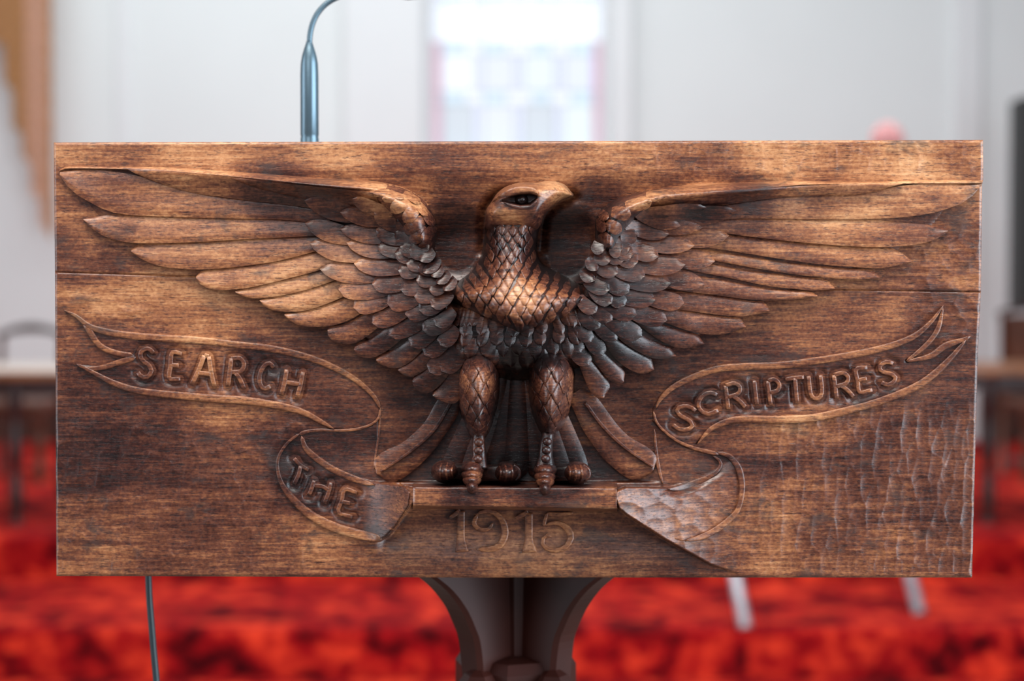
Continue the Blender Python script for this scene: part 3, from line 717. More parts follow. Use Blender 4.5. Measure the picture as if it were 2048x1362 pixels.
# coverts on the joints: tip, root, width
jl = [((721,382),(775,372),26),((790,395),(745,368),0)]
joint_left = [((724,388),(772,384),20),((764,398),(800,394),22),((782,425),(820,392),34),((808,446),(835,410),32),((806,466),(845,440),30),((818,486),(850,462),30),((845,484),(866,456),26),
              ((856,432),(834,406),20),((868,452),(850,425),22),((842,406),(812,388),18),((808,396),(780,386),15),((838,503),(858,484),24)]
for tp, rt, wd in joint_left:
    leaf('wing_feather', tp, rt, wd*.86, HWL, wingL, lift=2.4, crown=.8, ext=.15, blunt=.5, thick=5, rise=4.6, pat_shade_add=rng.uniform(0, .14))
joint_right = [((1384,386),(1330,384),24),((1353,391),(1300,392),26),((1304,403),(1258,412),28),((1262,430),(1228,424),28),((1243,463),(1216,448),26),((1224,492),(1204,470),24),((1214,440),(1202,425),20),((1205,466),(1200,440),20),((1206,505),(1198,480),20)]
for tp, rt, wd in joint_right:
    leaf('wing_feather', tp, rt, wd, HWR, wingR, lift=2.2, crown=.8, ext=.15, blunt=.5, thick=5, rise=3.6, pat_shade_add=rng.uniform(0, .14))

# coverts in rows: (tip, root, width, lift, blunt)
cov_left = [
 ((609,401),(720,425),46,4.0,.1),((680,424),(770,436),36,6.0,.2),((610,446),(700,470),42,3.2,.1),((748,424),(800,450),34,7,.5),((705,398),(770,420),28,8,.5),
 ((620,486),(712,505),42,2.8,.15),((640,538),(745,545),42,2.6,.15),((677,578),(770,572),42,2.4,.9),((707,615),(775,590),40,2.2,.9),((744,646),(808,615),38,2.0,.8),
 ((777,670),(850,630),38,2.0,.8),((821,692),(870,645),40,2.0,.9),((849,710),(893,665),40,2.2,.9),((882,742),(915,700),44,2.2,.9),((858,744),(900,705),40,1.6,.8),
 ((680,457),(770,470),36,5.2,.2),((693,485),(780,497),40,4.6,.2),((708,527),(800,528),42,4.4,.3),((744,568),(810,560),38,4.2,.7),((774,606),(830,590),42,4.0,.9),
 ((810,628),(858,610),40,4.0,.8),((838,620),(880,600),36,5.0,.8),((845,660),(890,640),36,4.2,.8),
 ((752,458),(800,476),32,7,.5),((755,492),(812,500),32,6.6,.6),((796,540),(835,535),34,7,.8),((800,578),(850,565),34,6.2,.7),((828,592),(870,585),32,6.5,.9),
 ((790,505),(830,512),30,8,.7),((812,525),(850,528),28,9,.7),((832,560),(870,555),28,9,.8),((836,530),(866,540),24,11,.7),((858,580),(885,570),26,10,.9),((862,612),(895,590),28,8,.9),((870,650),(900,625),30,7,.9),((880,690),(905,660),32,6,.9),
 ((790,462),(825,482),28,9,.6),((818,498),(850,500),34,11,.8),((800,492),(835,500),30,9.5,.7),((792,440),(815,450),26,9,.5),((838,520),(862,505),22,14,.3),((846,545),(872,522),22,13,.3),((862,552),(880,536),20,14,.2),((872,566),(893,548),20,14,.2),((886,580),(905,560),20,14,.2),
]
for tp, rt, wd, lf, bl in cov_left:
    leaf('wing_feather', tp, rt, wd, WL, wingL, lift=lf, blunt=bl, ext=.25, crown=.7, rise=3.4, bend=-3, side=-1.5, n=13, m=7)
cov_right = [
 ((1473,422),(1345,432),40,4.5,.1),((1413,415),(1310,425),34,7,.1),((1458,471),(1365,474),38,3.4,.1),((1430,522),(1345,508),42,3.0,.15),((1409,568),(1325,545),42,2.8,.2),((1368,607),(1295,588),38,2.8,.7),
 ((1334,641),(1265,618),38,2.8,.6),((1284,673),(1225,638),38,2.8,.7),((1234,680),(1197,640),36,3.2,.7),((1206,711),(1180,662),34,3.2,.7),
 ((1405,455),(1300,445),34,6,.2),((1338,468),(1270,452),34,7.5,.3),((1389,491),(1290,478),40,5.4,.15),((1371,529),(1280,524),42,4.8,.3),((1342,566),(1255,555),40,4.6,.5),((1311,600),(1240,588),34,4.8,.7),((1273,630),(1220,612),34,4.8,.7),
 ((1224,641),(1190,608),36,5.2,.8),((1361,452),(1290,430),30,8,.2),
 ((1317,513),(1262,490),36,7,.5),((1290,552),(1232,530),38,6.6,.5),((1258,585),(1212,550),38,6.4,.6),((1250,611),(1222,582),32,6.6,.7),((1250,518),(1215,505),30,10,.7),((1236,546),(1198,528),32,9,.6),((1219,580),(1180,562),32,9,.6),
 ((1224,606),(1190,580),30,9,.8),((1193,624),(1165,600),28,10,.8),((1200,655),(1168,628),30,7,.8),((1182,684),(1160,645),30,6,.8),((1178,730),(1150,690),34,3.0,.7),((1162,705),(1150,670),30,4,.6),
 ((1195,540),(1180,520),22,13,.3),((1262,495),(1235,485),34,10,.8),((1275,470),(1248,470),30,9,.7),((1276,524),(1240,508),34,9,.8),((1266,508),(1240,500),30,11,.8),((1245,500),(1225,495),30,12,.8),((1190,560),(1168,545),22,13,.3),((1210,500),(1190,490),24,12,.5),((1222,520),(1195,512),24,11,.5),
]
for tp, rt, wd, lf, bl in cov_right:
    leaf('wing_feather', tp, rt, wd, WR, wingR, lift=lf, blunt=bl, ext=.25, crown=.7, rise=3.4, bend=3, side=1.5, n=13, m=7)

# ------------------------------------------------------------------ tail
tail_h = lambda x, y: G0(x, y)*0-6.0
def tail(up, lo, shaft, lift):
    o = vane('tail_feather', up, lo, tail_h, lectern, lift=lift, tilt=.8, crown=1.4, n=26, m=11, thick=7)
    a = np.array(shaft, float)
    ridge('quill', shaft, [7, 7, 4], 1.6, o, base=lambda x, y: tail_h(x, y)+lift+3.0, sink=2.5, pat_shade_add=-.05)
    return o
tail([(905,770),(888,785),(873,803),(851,842),(828,866),(802,887),(767,903),(748,922),(752,945)], [(925,800),(915,830),(898,858),(870,898),(845,925),(826,941),(805,957),(780,964),(755,950)], [(905,800),(868,860),(818,905),(762,943)], 5.0)
tail([(1165,775),(1183,785),(1199,801),(1227,840),(1246,862),(1264,877),(1297,896),(1313,915),(1308,938)], [(1135,795),(1150,826),(1165,858),(1184,887),(1205,915),(1222,931),(1248,952),(1270,960),(1303,945)], [(1170,805),(1205,852),(1250,895),(1306,934)], 5.0)
for tx, w_, lf in ((893, 50, 2.2), (932, 46, 3.4), (985, 52, 1.6), (1035, 50, 2.8), (1078, 48, 1.6), (1128, 50, 3.2), (1168, 46, 2.2)):
    o = leaf('tail_feather', (tx, 962), ((tx-1035)*.35+1035, 760), w_, tail_h, lectern, lift=lf, blunt=1.0, ext=.05, n=16, crown=2.2, thick=6, rise=.5, pat_shade_add=-.04)
# torn barbs beside the tail
# ------------------------------------------------------------------ eagle body
breast_poly = smooth_line([(972,436),(969,470),(963,503),(953,527),(938,545),(915,562),(897,582),(896,600),(915,618),(950,634),(990,650),(1022,664),(1042,672),(1062,664),(1090,656),(1130,642),(1165,622),(1190,598),(1180,582),(1150,562),(1112,542),(1088,527),(1077,510),(1075,490),(1077,468),(1083,440),(1060,400),(1040,385),(1000,400)], 120, True)
def hbreast(x, y): return 46+26*np.exp(-(np.minimum(y-625, 0)/95)**2)*np.exp(-((x-1040)/150)**2)-.05*np.clip(y-625, 0, 99)
RB = lambda x, y: 34+30*S((y-475)/70)-34*S((y-565)/80)
def_b = on_patch(breast_poly, hbreast, -24.0, RB, 1.9)
eagle = grid_patch('eagle_body', breast_poly, hbreast, -24.0, RB, 3, lectern, 1.9, pat_shade_add=-.38)  # base darkened to paint shade into the grooves between the scales
belly_poly = smooth_line([(905,590),(886,625),(884,680),(900,730),(940,750),(985,758),(1035,770),(1085,758),(1140,745),(1172,725),(1192,690),(1202,640),(1190,590),(1100,560),(980,560)], 90, True)
hbel = lambda x, y: 29-8*((y-640)/120)**2-6*np.exp(-((x-1030)/26)**2)*S((y-690)/40)
grid_patch('belly', belly_poly, hbel, -24.0, 46, 4, eagle, 2.0, pat_shade_add=-.08)
Hbel = on_patch(belly_poly, hbel, -24.0, 46)

def scale(name, cx, cy, w_, h_, Hf, parent, lift=1.2, ang=0.0, gap=1.7, tipdown=1.2, pat_shade_add=0.0):
    """diamond feather cut into a rounded surface"""
    base = np.array([(0,-.52),(.27,-.26),(.5,.0),(.33,.26),(.06,.52),(-.06,.52),(-.33,.26),(-.5,.0),(-.27,-.26)])
    q = base*np.array([w_, h_]); q = q+rng.uniform(-.7, .7, q.shape)
    L = np.hypot(q[:, 0], q[:, 1])[:, None]; q = q*(L-gap)/L
    c, s = math.cos(ang), math.sin(ang); R_ = np.array([[c, s], [-s, c]])
    q = q@R_
    rings = [(1.04, -3.2), (1.0, -.25), (.90, .35), (.5, .75), (.02, .9)]
    k = len(q); X = []; Y = []; H = []
    for f, dh in rings:
        X.append(cx+q[:, 0]*f); Y.append(cy+q[:, 1]*f); H.append(lift+dh+tipdown*(base[:, 1]*f))
    X = np.array(X); Y = np.array(Y); H = np.array(H)+Hf(X, Y)
    V = P(X.ravel(), Y.ravel(), H.ravel()); Fc = []
    for r in range(len(rings)-1):
        for j in range(k):
            Fc.append((r*k+j, (r+1)*k+j, (r+1)*k+(j+1) % k, r*k+(j+1) % k))
    Fc.append(tuple((len(rings)-1)*k+j for j in reversed(range(k))))
    Fc = [f[::-1] for f in Fc]
    return newmesh(name, V, Fc, WOOD, parent, True, patina_shade(X, Y)+pat_shade_add+rng.uniform(-.05, .06))
# breast: rows of diamonds, small at the throat and larger on the chest
row = 0; y = 460.0
while y < 668:
    t = (y-474)/194
    cw = 19+7*S(t*1.4); rh = 13.5+5.0*S(t*1.4)
    cen = 1024+16*S((y-500)/140)
    k0 = -9
    for k in range(-9, 10):
        cx = cen+(k+(.5 if row % 2 else 0))*cw+rng.uniform(-2, 2); cyy = y+rng.uniform(-1.5, 1.5)
        # rows bow downwards to the middle of the chest
        cyy = cyy-abs(cx-cen)*.06
        sd, _, _ = sdf(breast_poly, [cx], [cyy])
        if sd[0] > 7:
            fan = math.atan2((cx-cen)*.32*(1-.5*t), 100)
            side = min(1.0, sd[0]/40)
            scale('breast_feather', cx, cyy, cw*(.72+.28*side), rh*2.02, def_b, eagle, ang=fan, lift=1.3)
    y += rh; row += 1
# throat ticks
for (a, b) in (((985,452),(978,470)),((1003,450),(994,466)),((1018,452),(1008,468)),((1035,456),(1028,470)),((1052,454),(1046,470))):
    leaf('breast_feather', b, a, 13, def_b, eagle, lift=.6, blunt=.2, ext=.1, n=8, m=5, thick=3, crown=.5, rise=1)
# belly and flank feathers hanging in rows
for r, (yy, n_, x0, x1) in enumerate([(742,7,925,1140),(724,8,905,1165),(702,9,898,1180),(680,10,892,1186),(660,10,892,1186),(642,6,890,960),(642,6,1120,1192)]):
    for k in range(n_):
        xx = x0+(x1-x0)*(k+.5)/n_+rng.uniform(-4, 4)
        dx = (xx-1035)*.10
        leaf('belly_feather', (xx+dx, yy+rng.uniform(-4, 4)+12), (xx+rng.uniform(-5, 5), yy-22), 26+rng.uniform(-5, 5), Hbel, eagle, lift=1.2+r*.5+rng.uniform(-1, 1), blunt=.15, ext=.1, n=9, m=7, thick=6, crown=.3, rise=2.2, keel=1.2, pat_shade_add=.06)

# ------------------------------------------------------------------ head
head_poly = smooth_line([(970,440),(972,420),(982,404),(994,386),(1011,373),(1037,365),(1058,364),(1075,364),(1092,361),(1112,362),(1130,369),(1141,381),(1147.5,392),(1124,401),(1102,416),(1089,431),(1083,448),(1072,462),(1045,469),(1010,469),(985,466),(970,457)], 130, True)
def hhead(x, y):
    h = 58-20*S((x-1070)/80)-3*S((990-x)/30)
    h = h-22*S((y-418)/66)
    # almond socket
    yb = np.interp(x, [1000,1020,1040,1060,1076], [402,391,385,384,391]); yl = np.interp(x, [1000,1020,1040,1060,1076], [403,408,413,412,396])
    c = (yb+yl)/2; hw = (yl-yb)/2+.01
    m = S((1.0-np.abs(y-c)/hw)/.5)*((x > 1000) & (x < 1076))
    h = h-10*m
    # gape line of the beak
    g = np.interp(x, [1080,1100,1125,1147], [424,412,400,393]); h = h-1.2*np.exp(-((y-g+4)/1.6)**2)*((x > 1082))
    # cere
    h = h+1.2*S((1-abs(x-1079)/5))*((y < 392))
    return h
head = grid_patch('head', head_poly, hhead, -24.0, 24, 1.6, eagle, 2.8, pat_shade_add=.02)
Hhead = on_patch(head_poly, lambda x, y: 58-20*S((x-1070)/80), -24.0, 24, 2.8)
# brow ridge over the eye
ridge('brow', [(983,406),(997,396),(1012,388),(1030,381),(1050,379),(1068,381),(1076,388)], [3,8,12,14,13,11,6], 5.0, eagle, n=20, base=lambda x, y: Hhead(x, y)-2.0, sink=4, taper=(.08, .1), pat_shade_add=.1)
ridge('eyelid', [(1008,405),(1024,412),(1042,416),(1060,414),(1074,402)], [3,5,6,5,3], 3.0, eagle, n=16, base=lambda x, y: Hhead(x, y)-2.0, sink=4, taper=(.1, .1))
# eyeball
def ellipsoid(name, cx, cy, rx, ry, h0, hh, parent, n=12, pat_shade_add=0.0, k=20):
    r = np.linspace(0, 1, n)[:, None]; a = np.linspace(0, 2*math.pi, k, endpoint=False)[None]
    X = cx+rx*np.sin(r*math.pi/2)*np.cos(a); Y = cy+ry*np.sin(r*math.pi/2)*np.sin(a); H = h0+hh*np.cos(r*math.pi/2)+0*a
    V = P(X.ravel(), Y.ravel(), H.ravel()); idx = np.arange(n*k).reshape(n, k); nx = np.roll(idx, -1, 1)
    Q = np.stack([idx[:-1], idx[1:], nx[1:], nx[:-1]], -1).reshape(-1, 4)
    return newmesh(name, V, Q[:, ::-1], WOOD, parent, True, patina_shade(X, Y)+pat_shade_add)
ellipsoid('eye', 1043, 400, 14, 12.5, 46.5, 9, eagle, pat_shade_add=-.3)
ellipsoid('pupil', 1045, 399, 5.5, 5.5, 54.4, 2.0, eagle, n=6, pat_shade_add=-.2)

# ------------------------------------------------------------------ legs
def make_leg(poly, cx, top, shank, toe_c, side_toes):
    poly = smooth_line(poly, 60, True)
    hf = lambda x, y: 56+4*np.exp(-((y-770)/50)**2)
    leg = grid_patch('leg', poly, hf, -24.0, 46, 3, lectern, 2.0, pat_shade_add=-.08)
    Hf = on_patch(poly, hf, -24.0, 46)
    y = 722.0; r = 0
    while y < 876:
        cw = 29; rh = 22
        for k in range(-2, 3):
            x = cx+(k+(.5 if r % 2 else 0))*cw*.92-(y-760)*.02+rng.uniform(-1.5, 1.5)
            sd, _, _ = sdf(poly, [x], [y])
            if sd[0] > 3:
                e = min(1, sd[0]/26)
                scale('leg_feather', x, y, cw*(.6+.4*e), rh*2.0, Hf, leg, lift=1.7, ang=(x-cx)*.004, gap=1.5, tipdown=2.4)
        y += rh; r += 1
    ridge('shank', shank, [22, 26, 28, 40], [36, 38, 40, 44], leg, n=16, base=lambda x, y: 0*x-6, sink=6, pat_shade_add=-.1)
    for (a, b, h) in ((.25, 8, 41), (.5, 8, 43), (.75, 9, 45)):
        px = np.array(shank[0])*(1-a)+np.array(shank[-1])*a
        ellipsoid('shank_scale', px[0], px[1], 10, 9, h-9, 4.5, leg, n=5, k=8)
    tx, ty = toe_c
    # front toe folding over the ledge, three joints then the claw
    ellipsoid('toe', tx, ty-16, 24, 17, 20, 30, leg, k=24); ellipsoid('toe', tx-1, ty-4, 22, 14, 24, 32, leg, pat_shade_add=.05, k=24)
    ellipsoid('toe', tx-1, ty+6, 19, 13, 28, 31, leg, pat_shade_add=.08, k=24)
    ellipsoid('claw', tx-1, ty+19, 12, 17, 36, 25, leg, pat_shade_add=-.05, k=20)
    for (sx, sy, dirn, hook) in side_toes:
        base = lambda x, y: 0*x+2
        ridge('toe', [(tx+dirn*14, sy+2), ((tx+sx)/2, sy+1), (sx, sy)], [34, 34, 36], [20, 24, 26], leg, n=10, base=base, sink=10, pat_shade_add=-.05)
        el = lambda x, y: 6+38*np.sqrt(np.clip(1-((x-sx)/29)**2-((y-sy)/24)**2, .04, 1))
        ellipsoid('toe', sx, sy, 29, 24, 6, 38, leg, k=30, n=16, pat_shade_add=.08)
        for o_, rr_ in ((-15, 15), (-4, 18.5), (8, 17)):
            ridge('toe_ring', [(sx+dirn*(o_-1), sy-rr_), (sx+dirn*(o_+2), sy-rr_*.5), (sx+dirn*(o_+3), sy), (sx+dirn*(o_+2), sy+rr_*.5), (sx+dirn*(o_-1), sy+rr_)], [4, 4, 4, 4, 4], 1.5, leg, n=16, base=el, sink=3, taper=(.1, .1), pat_shade_add=.2)
        if hook:
            ridge('claw', [(sx+12*dirn, sy-14), (sx+22*dirn, sy-6), (sx+24*dirn, sy+6), (sx+16*dirn, sy+15)], [10, 11, 9, 4], 9, leg, n=12, base=lambda x, y: 0*x+20, sink=9, pat_shade_add=.1)
    return leg
lg1 = make_leg([(957,700),(928,712),(914,745),(914,800),(926,845),(944,880),(968,882),(986,850),(999,800),(1001,750),(988,714)], 957, 700,
    [(958,868),(957,890),(958,912),(956,935)], (945,954), [(891,943,-1,False),(1014,946,1,True)])
lg2 = make_leg([(1100,696),(1070,712),(1056,745),(1057,800),(1069,845),(1086,874),(1106,873),(1130,850),(1146,800),(1150,745),(1135,710)], 1102, 700,
    [(1096,866),(1092,890),(1091,912),(1090,935)], (1091,957), [(1153,946,1,True)])

# ------------------------------------------------------------------ lectern stem (turned away below the board)
DARK = simple('dark_mahogany', (.040,.010,.007), .42, 0, .35, 9, .1)
DARK.node_tree.nodes['Principled BSDF'].inputs['Specular IOR Level'].default_value = .22
SX0 = 1.30 # depth of the stem axis
ax = at_y(1032, 1200, SX0).x
def zz(py): return at_y(1024, py, SX0).z
def bracket(ang, name='bracket'):
    zb = lambda q: at_y(1024, q, 1.215).z
    prof_o = [(.142, zb(1112)), (.113, zb(1157)), (.095, zb(1190)), (.080, zb(1230)), (.070, zb(1270)), (.063, zb(1310)), (.058, zb(1400))]
    d = Vector((math.cos(ang), math.sin(ang), 0)); s_ = Vector((-d.y, d.x, 0))
    V = []; Fc = []; T = .014
    o = smooth_line(prof_o, 24)
    for r_, z in o:
        for (rad, side) in ((.015, -T), (r_-.004, -T), (r_, -T+.004), (r_, T-.004), (r_-.004, T), (.015, T)):
            p = Vector((ax, SX0, z))+d*rad+s_*side; V.append(tuple(p))
    for i in range(len(o)-1):
        for j in range(6):
            Fc.append((i*6+j, i*6+(j+1) % 6, (i+1)*6+(j+1) % 6, (i+1)*6+j))
    Fc.append(tuple(range(5, -1, -1))); Fc.append(tuple((len(o)-1)*6+j for j in range(6)))
    return newmesh(name, V, Fc, DARK, lectern, False)
for a in (226, 315, 45, 135): bracket(math.radians(a))
m_ = MB(); m_.lathe((ax+.002, SX0-.0), [(.030, 0.30), (.030, zz(1400)), (.027, zz(1300)), (.030, zz(1100))], 8); m_.obj('post', DARK, lectern)
m_ = MB(); m_.lathe((ax-.0005, SX0), [(.056, .10), (.056, zz(1322)), (.050, zz(1303)), (.034, zz(1298))], 8); m_.obj('shaft', DARK, lectern)
for (dx, dy) in ((-1, -1), (1, -1), (1, 1), (-1, 1)):
    m_ = MB(); c = Vector((ax+dx*.033, SX0+dy*.045, 0))
    m_.lathe((c.x, c.y), [(.020, .12), (.020, zz(1342)), (.013, zz(1322)), (.002, zz(1308))], 6); m_.obj('corner_post', DARK, lectern)
m_ = MB(); m_.box((ax-.22, SX0-.22, 0), (ax+.22, SX0+.22, .06), .008); m_.obj('base', DARK, lectern)
m_ = MB(); m_.box((ax-.14, SX0-.14, .06), (ax+.14, SX0+.14, .12), .008); m_.obj('base', DARK, lectern)
# sloping book rest behind the board
cb = P([120, 1950], [330, 330], [0, 0])
V = []
for x_ in (cb[0][0]+.01, cb[1][0]-.01):
    for (yy, z_) in ((1.178, zz(470)+.05), (1.178, zz(470)+.032), (1.47, zz(1020)), (1.47, zz(1020)+.02)):
        V.append((x_, yy, z_))
newmesh('book_rest', V, [(0,1,2,3),(7,6,5,4),(0,4,5,1),(1,5,6,2),(2,6,7,3),(3,7,4,0)], DARK, lectern, False)
m_ = MB(); m_.box((ax-.10, 1.19, at_y(1024, 1120, 1.19).z), (ax+.10, 1.42, at_y(1024, 1060, 1.19).z), .003); m_.obj('head_block', DARK, lectern)

# ------------------------------------------------------------------ microphone
MIC = simple('blue_grey_metal', (.11,.17,.21), .30, .6, .05, 40)
MICD = simple('dark_grey_ring', (.06,.11,.13), .4, .7, .05, 40)
MD = 1.262
def mp(px, py): return at_y(px, py, MD)
base_z = mp(619, 560).z
mic = empty('gooseneck_microphone', (mp(619, 400).x, MD, base_z), 'slim blue-grey gooseneck microphone stem rising behind the top edge of the lectern', 'microphone')
mx_ = mp(619, 200).x
k_ = MD/F
prof = [(18.2*k_, mp(0, 470).z), (18.2*k_, mp(0, 278).z), (17.2*k_, mp(0, 273).z), (18.2*k_, mp(0, 270).z), (18.0*k_, mp(0, 150).z), (17.2*k_, mp(0, 128).z), (14.6*k_, mp(0, 112).z), (10.2*k_, mp(0, 97).z), (6.6*k_, mp(0, 86).z), (6.2*k_, mp(0, 83).z)]
m_ = MB(); m_.lathe((mx_, MD), prof, 32); m_.obj('stem', MIC, mic, True)
gp = smooth_line([(619,90),(620,70),(625,48),(635,27),(651,9),(672,-4),(700,-14),(740,-20),(790,-10)], 150)
pts = [mp(a, b) for a, b in gp]
m_ = MB(); m_.tube(pts, [5.6*k_*(1+.10*math.sin(i*2.1)) for i in range(150)], 14); m_.obj('gooseneck', MIC, mic, True)
m_ = MB(); m_.tube([mp(788,-11), mp(800,-6), mp(830,8-30), mp(850,-8)], [8*k_, 10*k_, 10*k_, 8*k_], 14)
m_ = MB(); m_.tube([mp(788,-11), mp(815,-10), mp(850,-12)], [7*k_, 10*k_, 9*k_], 14); m_.obj('capsule', MICD, mic, True)
m_ = MB(); m_.lathe((mx_, MD), [(.034, base_z-.006), (.034, base_z+.004), (.020, base_z+.012), (.012, mp(0,465).z)], 24); m_.obj('mount', MICD, mic, True)

CBL = simple('black_rubber', (.022,.035,.042), .45, 0, .1, 50)
cb_pts = smooth_line([(290,900),(293,1050),(297,1155),(299,1200),(304,1260),(308,1310),(313,1365),(322,1500),(318,1700),(345,2100)], 60)
pts = [at_y(a, b, 1.235) for a, b in cb_pts]
fl = pts[-1]; endp = []
pts = [p for p in pts if p.z > .015]
pts += [Vector((pts[-1].x+.004, 1.24, .008)), Vector((pts[-1].x+.03, 1.28, .006)), Vector((pts[-1].x+.16, 1.40, .006)), Vector((pts[-1].x+.30, 1.62, .006))]
m_ = MB(); m_.tube(pts, 6.6*1.235/F, 12); cable = m_.obj('microphone_cable', CBL, None, True)
cable['label'] = 'black cable hanging down from behind the lower left of the lectern board'; cable['category'] = 'cable'

# ------------------------------------------------------------------ the church behind
WALLM = simple('white_plaster', (.79,.82,.82), .85, 0, .012, 1.5)
TRIMM = simple('white_trim', (.80,.82,.83), .7, 0, .01, 2)
def carpet():
    m, t, b = nt('red_patterned_carpet')
    tc = t.nodes.new('ShaderNodeTexCoord')
    n1 = t.nodes.new('ShaderNodeTexNoise'); n1.inputs['Scale'].default_value = 4.6; n1.inputs['Detail'].default_value = 6; n1.inputs['Roughness'].default_value = .6; n1.inputs['Distortion'].default_value = .6
    n2 = t.nodes.new('ShaderNodeTexNoise'); n2.inputs['Scale'].default_value = 14; n2.inputs['Detail'].default_value = 3
    t.links.new(tc.outputs['Object'], n1.inputs['Vector']); t.links.new(tc.outputs['Object'], n2.inputs['Vector'])
    a = t.nodes.new('ShaderNodeMath'); a.operation = 'MULTIPLY_ADD'; a.inputs[1].default_value = .35; t.links.new(n2.outputs['Fac'], a.inputs[0]); 
    s = t.nodes.new('ShaderNodeMath'); s.operation = 'MULTIPLY'; s.inputs[1].default_value = .68; t.links.new(n1.outputs['Fac'], s.inputs[0]); t.links.new(s.outputs[0], a.inputs[2])
    r = t.nodes.new('ShaderNodeValToRGB'); cr = r.color_ramp
    cr.elements[0].position = .40; cr.elements[0].color = (.045,.001,.003,1); cr.elements[1].position = .62; cr.elements[1].color = (.80,.055,.022,1)
    e = cr.elements.new(.51); e.color = (.36,.005,.008,1)
    t.links.new(a.outputs[0], r.inputs[0]); t.links.new(r.outputs[0], b.inputs['Base Color'])
    b.inputs['Roughness'].default_value = .95; b.inputs['Specular IOR Level'].default_value = .1
    return m
CARPET = carpet()
WY = 11.0; PZ = .37; SZ = .185
NAVE = simple('nave_floorboards', (.16,.13,.11), .5, 0, .2, 3)
m_ = MB(); m_.box((-7, -3.0, -.1), (7, 4.2, 0)); o = structure(m_.obj('floor', NAVE))
m_ = MB(); m_.box((-7, 4.2, -.1), (7, 5.48, 0)); o = structure(m_.obj('floor', CARPET))
m_ = MB(); m_.box((-7, 5.48, -.1), (7, 6.5, SZ), .02); o = structure(m_.obj('step', CARPET))
m_ = MB(); m_.box((-7, 6.5, -.1), (7, WY+.2, PZ), .02); o = structure(m_.obj('step', CARPET))
# back wall with a window opening
wx0 = at_y(848, 100, WY).x; wx1 = at_y(1220, 100, WY).x; wz0 = at_y(1024, 330, WY).z; wz1 = 5.6
m_ = MB(); m_.box((-7, WY, PZ), (wx0, WY+.35, 6.5)); m_.box((wx1, WY, PZ), (7, WY+.35, 6.5)); m_.box((wx0, WY, PZ), (wx1, WY+.35, wz0)); m_.box((wx0, WY, wz1), (wx1, WY+.35, 6.5))
structure(m_.obj('wall_back', WALLM))
m_ = MB(); m_.box((-7.2, 5.0, 0), (-7, WY+.2, 6.5)); structure(m_.obj('wall_left', WALLM))
m_ = MB(); m_.box((7, 5.0, 0), (7.2, WY+.2, 6.5)); structure(m_.obj('wall_right', WALLM))
for i, (a, b, pr) in enumerate([(690, 846, .10), (1222, 1262, .12), (1905, 1960, .06), (232, 262, .03)]):
    m_ = MB(); m_.box((at_y(a, 100, WY).x, WY-pr, PZ), (at_y(b, 100, WY).x, WY, 6.5), .01); structure(m_.obj('trim_%d' % (i+1), TRIMM))
WOODD = simple('panelling_wood', (.055,.018,.010), .5, 0, .3, 6)
m_ = MB(); zt = at_y(1024, 745, WY).z
m_.box((-7, WY-.04, PZ), (7, WY, zt)); structure(m_.obj('baseboard_back', WOODD))
# leaded window of pale panes
def glass(name, col, e):
    m, t, b = nt(name)
    n = t.nodes.new('ShaderNodeTexNoise'); n.inputs['Scale'].default_value = 9
    r = t.nodes.new('ShaderNodeValToRGB'); c = np.array(col)
    r.color_ramp.elements[0].color = (*(c*.93), 1); r.color_ramp.elements[1].color = (*np.clip(c*1.05, 0, 1), 1)
    t.links.new(n.outputs['Fac'], r.inputs[0]); t.links.new(r.outputs[0], b.inputs['Base Color']); t.links.new(r.outputs[0], b.inputs['Emission Color'])
    b.inputs['Emission Strength'].default_value = e; b.inputs['Roughness'].default_value = .3
    return m
GL = {k: glass('glass_'+k, c, e) for k, c, e in [('lavender', (.56,.60,.72), .50), ('mist', (.58,.64,.66), .50), ('pearl', (.66,.70,.76), .52), ('sky', (.50,.62,.70), .50),
      ('rose', (.52,.36,.44), .50), ('bright', (.84,.87,.92), .42), ('slate', (.50,.55,.60), .42)]}
LEAD = simple('lead_came', (.30,.31,.34), .6, .2, .05, 10)
GY = WY+.20
m_ = MB()
m_.box((wx0, GY-.02, wz0), (wx0+.05, GY+.05, wz1)); m_.box((wx1-.05, GY-.02, wz0), (wx1, GY+.05, wz1)); m_.box((wx0, GY-.02, wz0), (wx1, GY+.05, wz0+.05)); m_.box((wx0, GY-.02, wz1-.05), (wx1, GY+.05, wz1))
win = structure(m_.obj('window_1', TRIMM))
def pane(name, x0, x1, y0, y1, mat):
    a = at_y(x0, y1, GY); b = at_y(x1, y0, GY)
    mb = MB(); mb.box((a.x+.004, GY, a.z+.004), (b.x-.004, GY+.01, b.z-.004)); return mb.obj(name, mat, win)
cols = [(884, 948), (966, 1030), (1046, 1110), (1126, 1186)]
ymaj = [335, 260, 190, 90, -10, -110, -210]
for j, (ya, yb) in enumerate([(340,208),(184,108),(84,8),(-8,-92),(-108,-190),(-208,-400)]):
    for i, (xa, xb) in enumerate(cols):
        if ya > 200: k = ('slate', 'lavender', 'slate', 'mist')[i]
        elif ya > 100: k = ('pearl', 'lavender', 'mist', 'lavender')[i]
        else: k = 'bright'
        pane('pane', xa, xb, yb, ya, GL[k])
    for (xa, xb) in [(948, 966), (1030, 1046), (1110, 1126)]:
        pane('pane', xa, xb, yb, ya, GL['pearl' if ya < 100 else 'lavender'])
    for (xa, xb) in [(858, 884), (1186, 1212)]:
        pane('pane', xa, xb, yb, ya, GL['rose' if ya > 90 else 'pearl'])
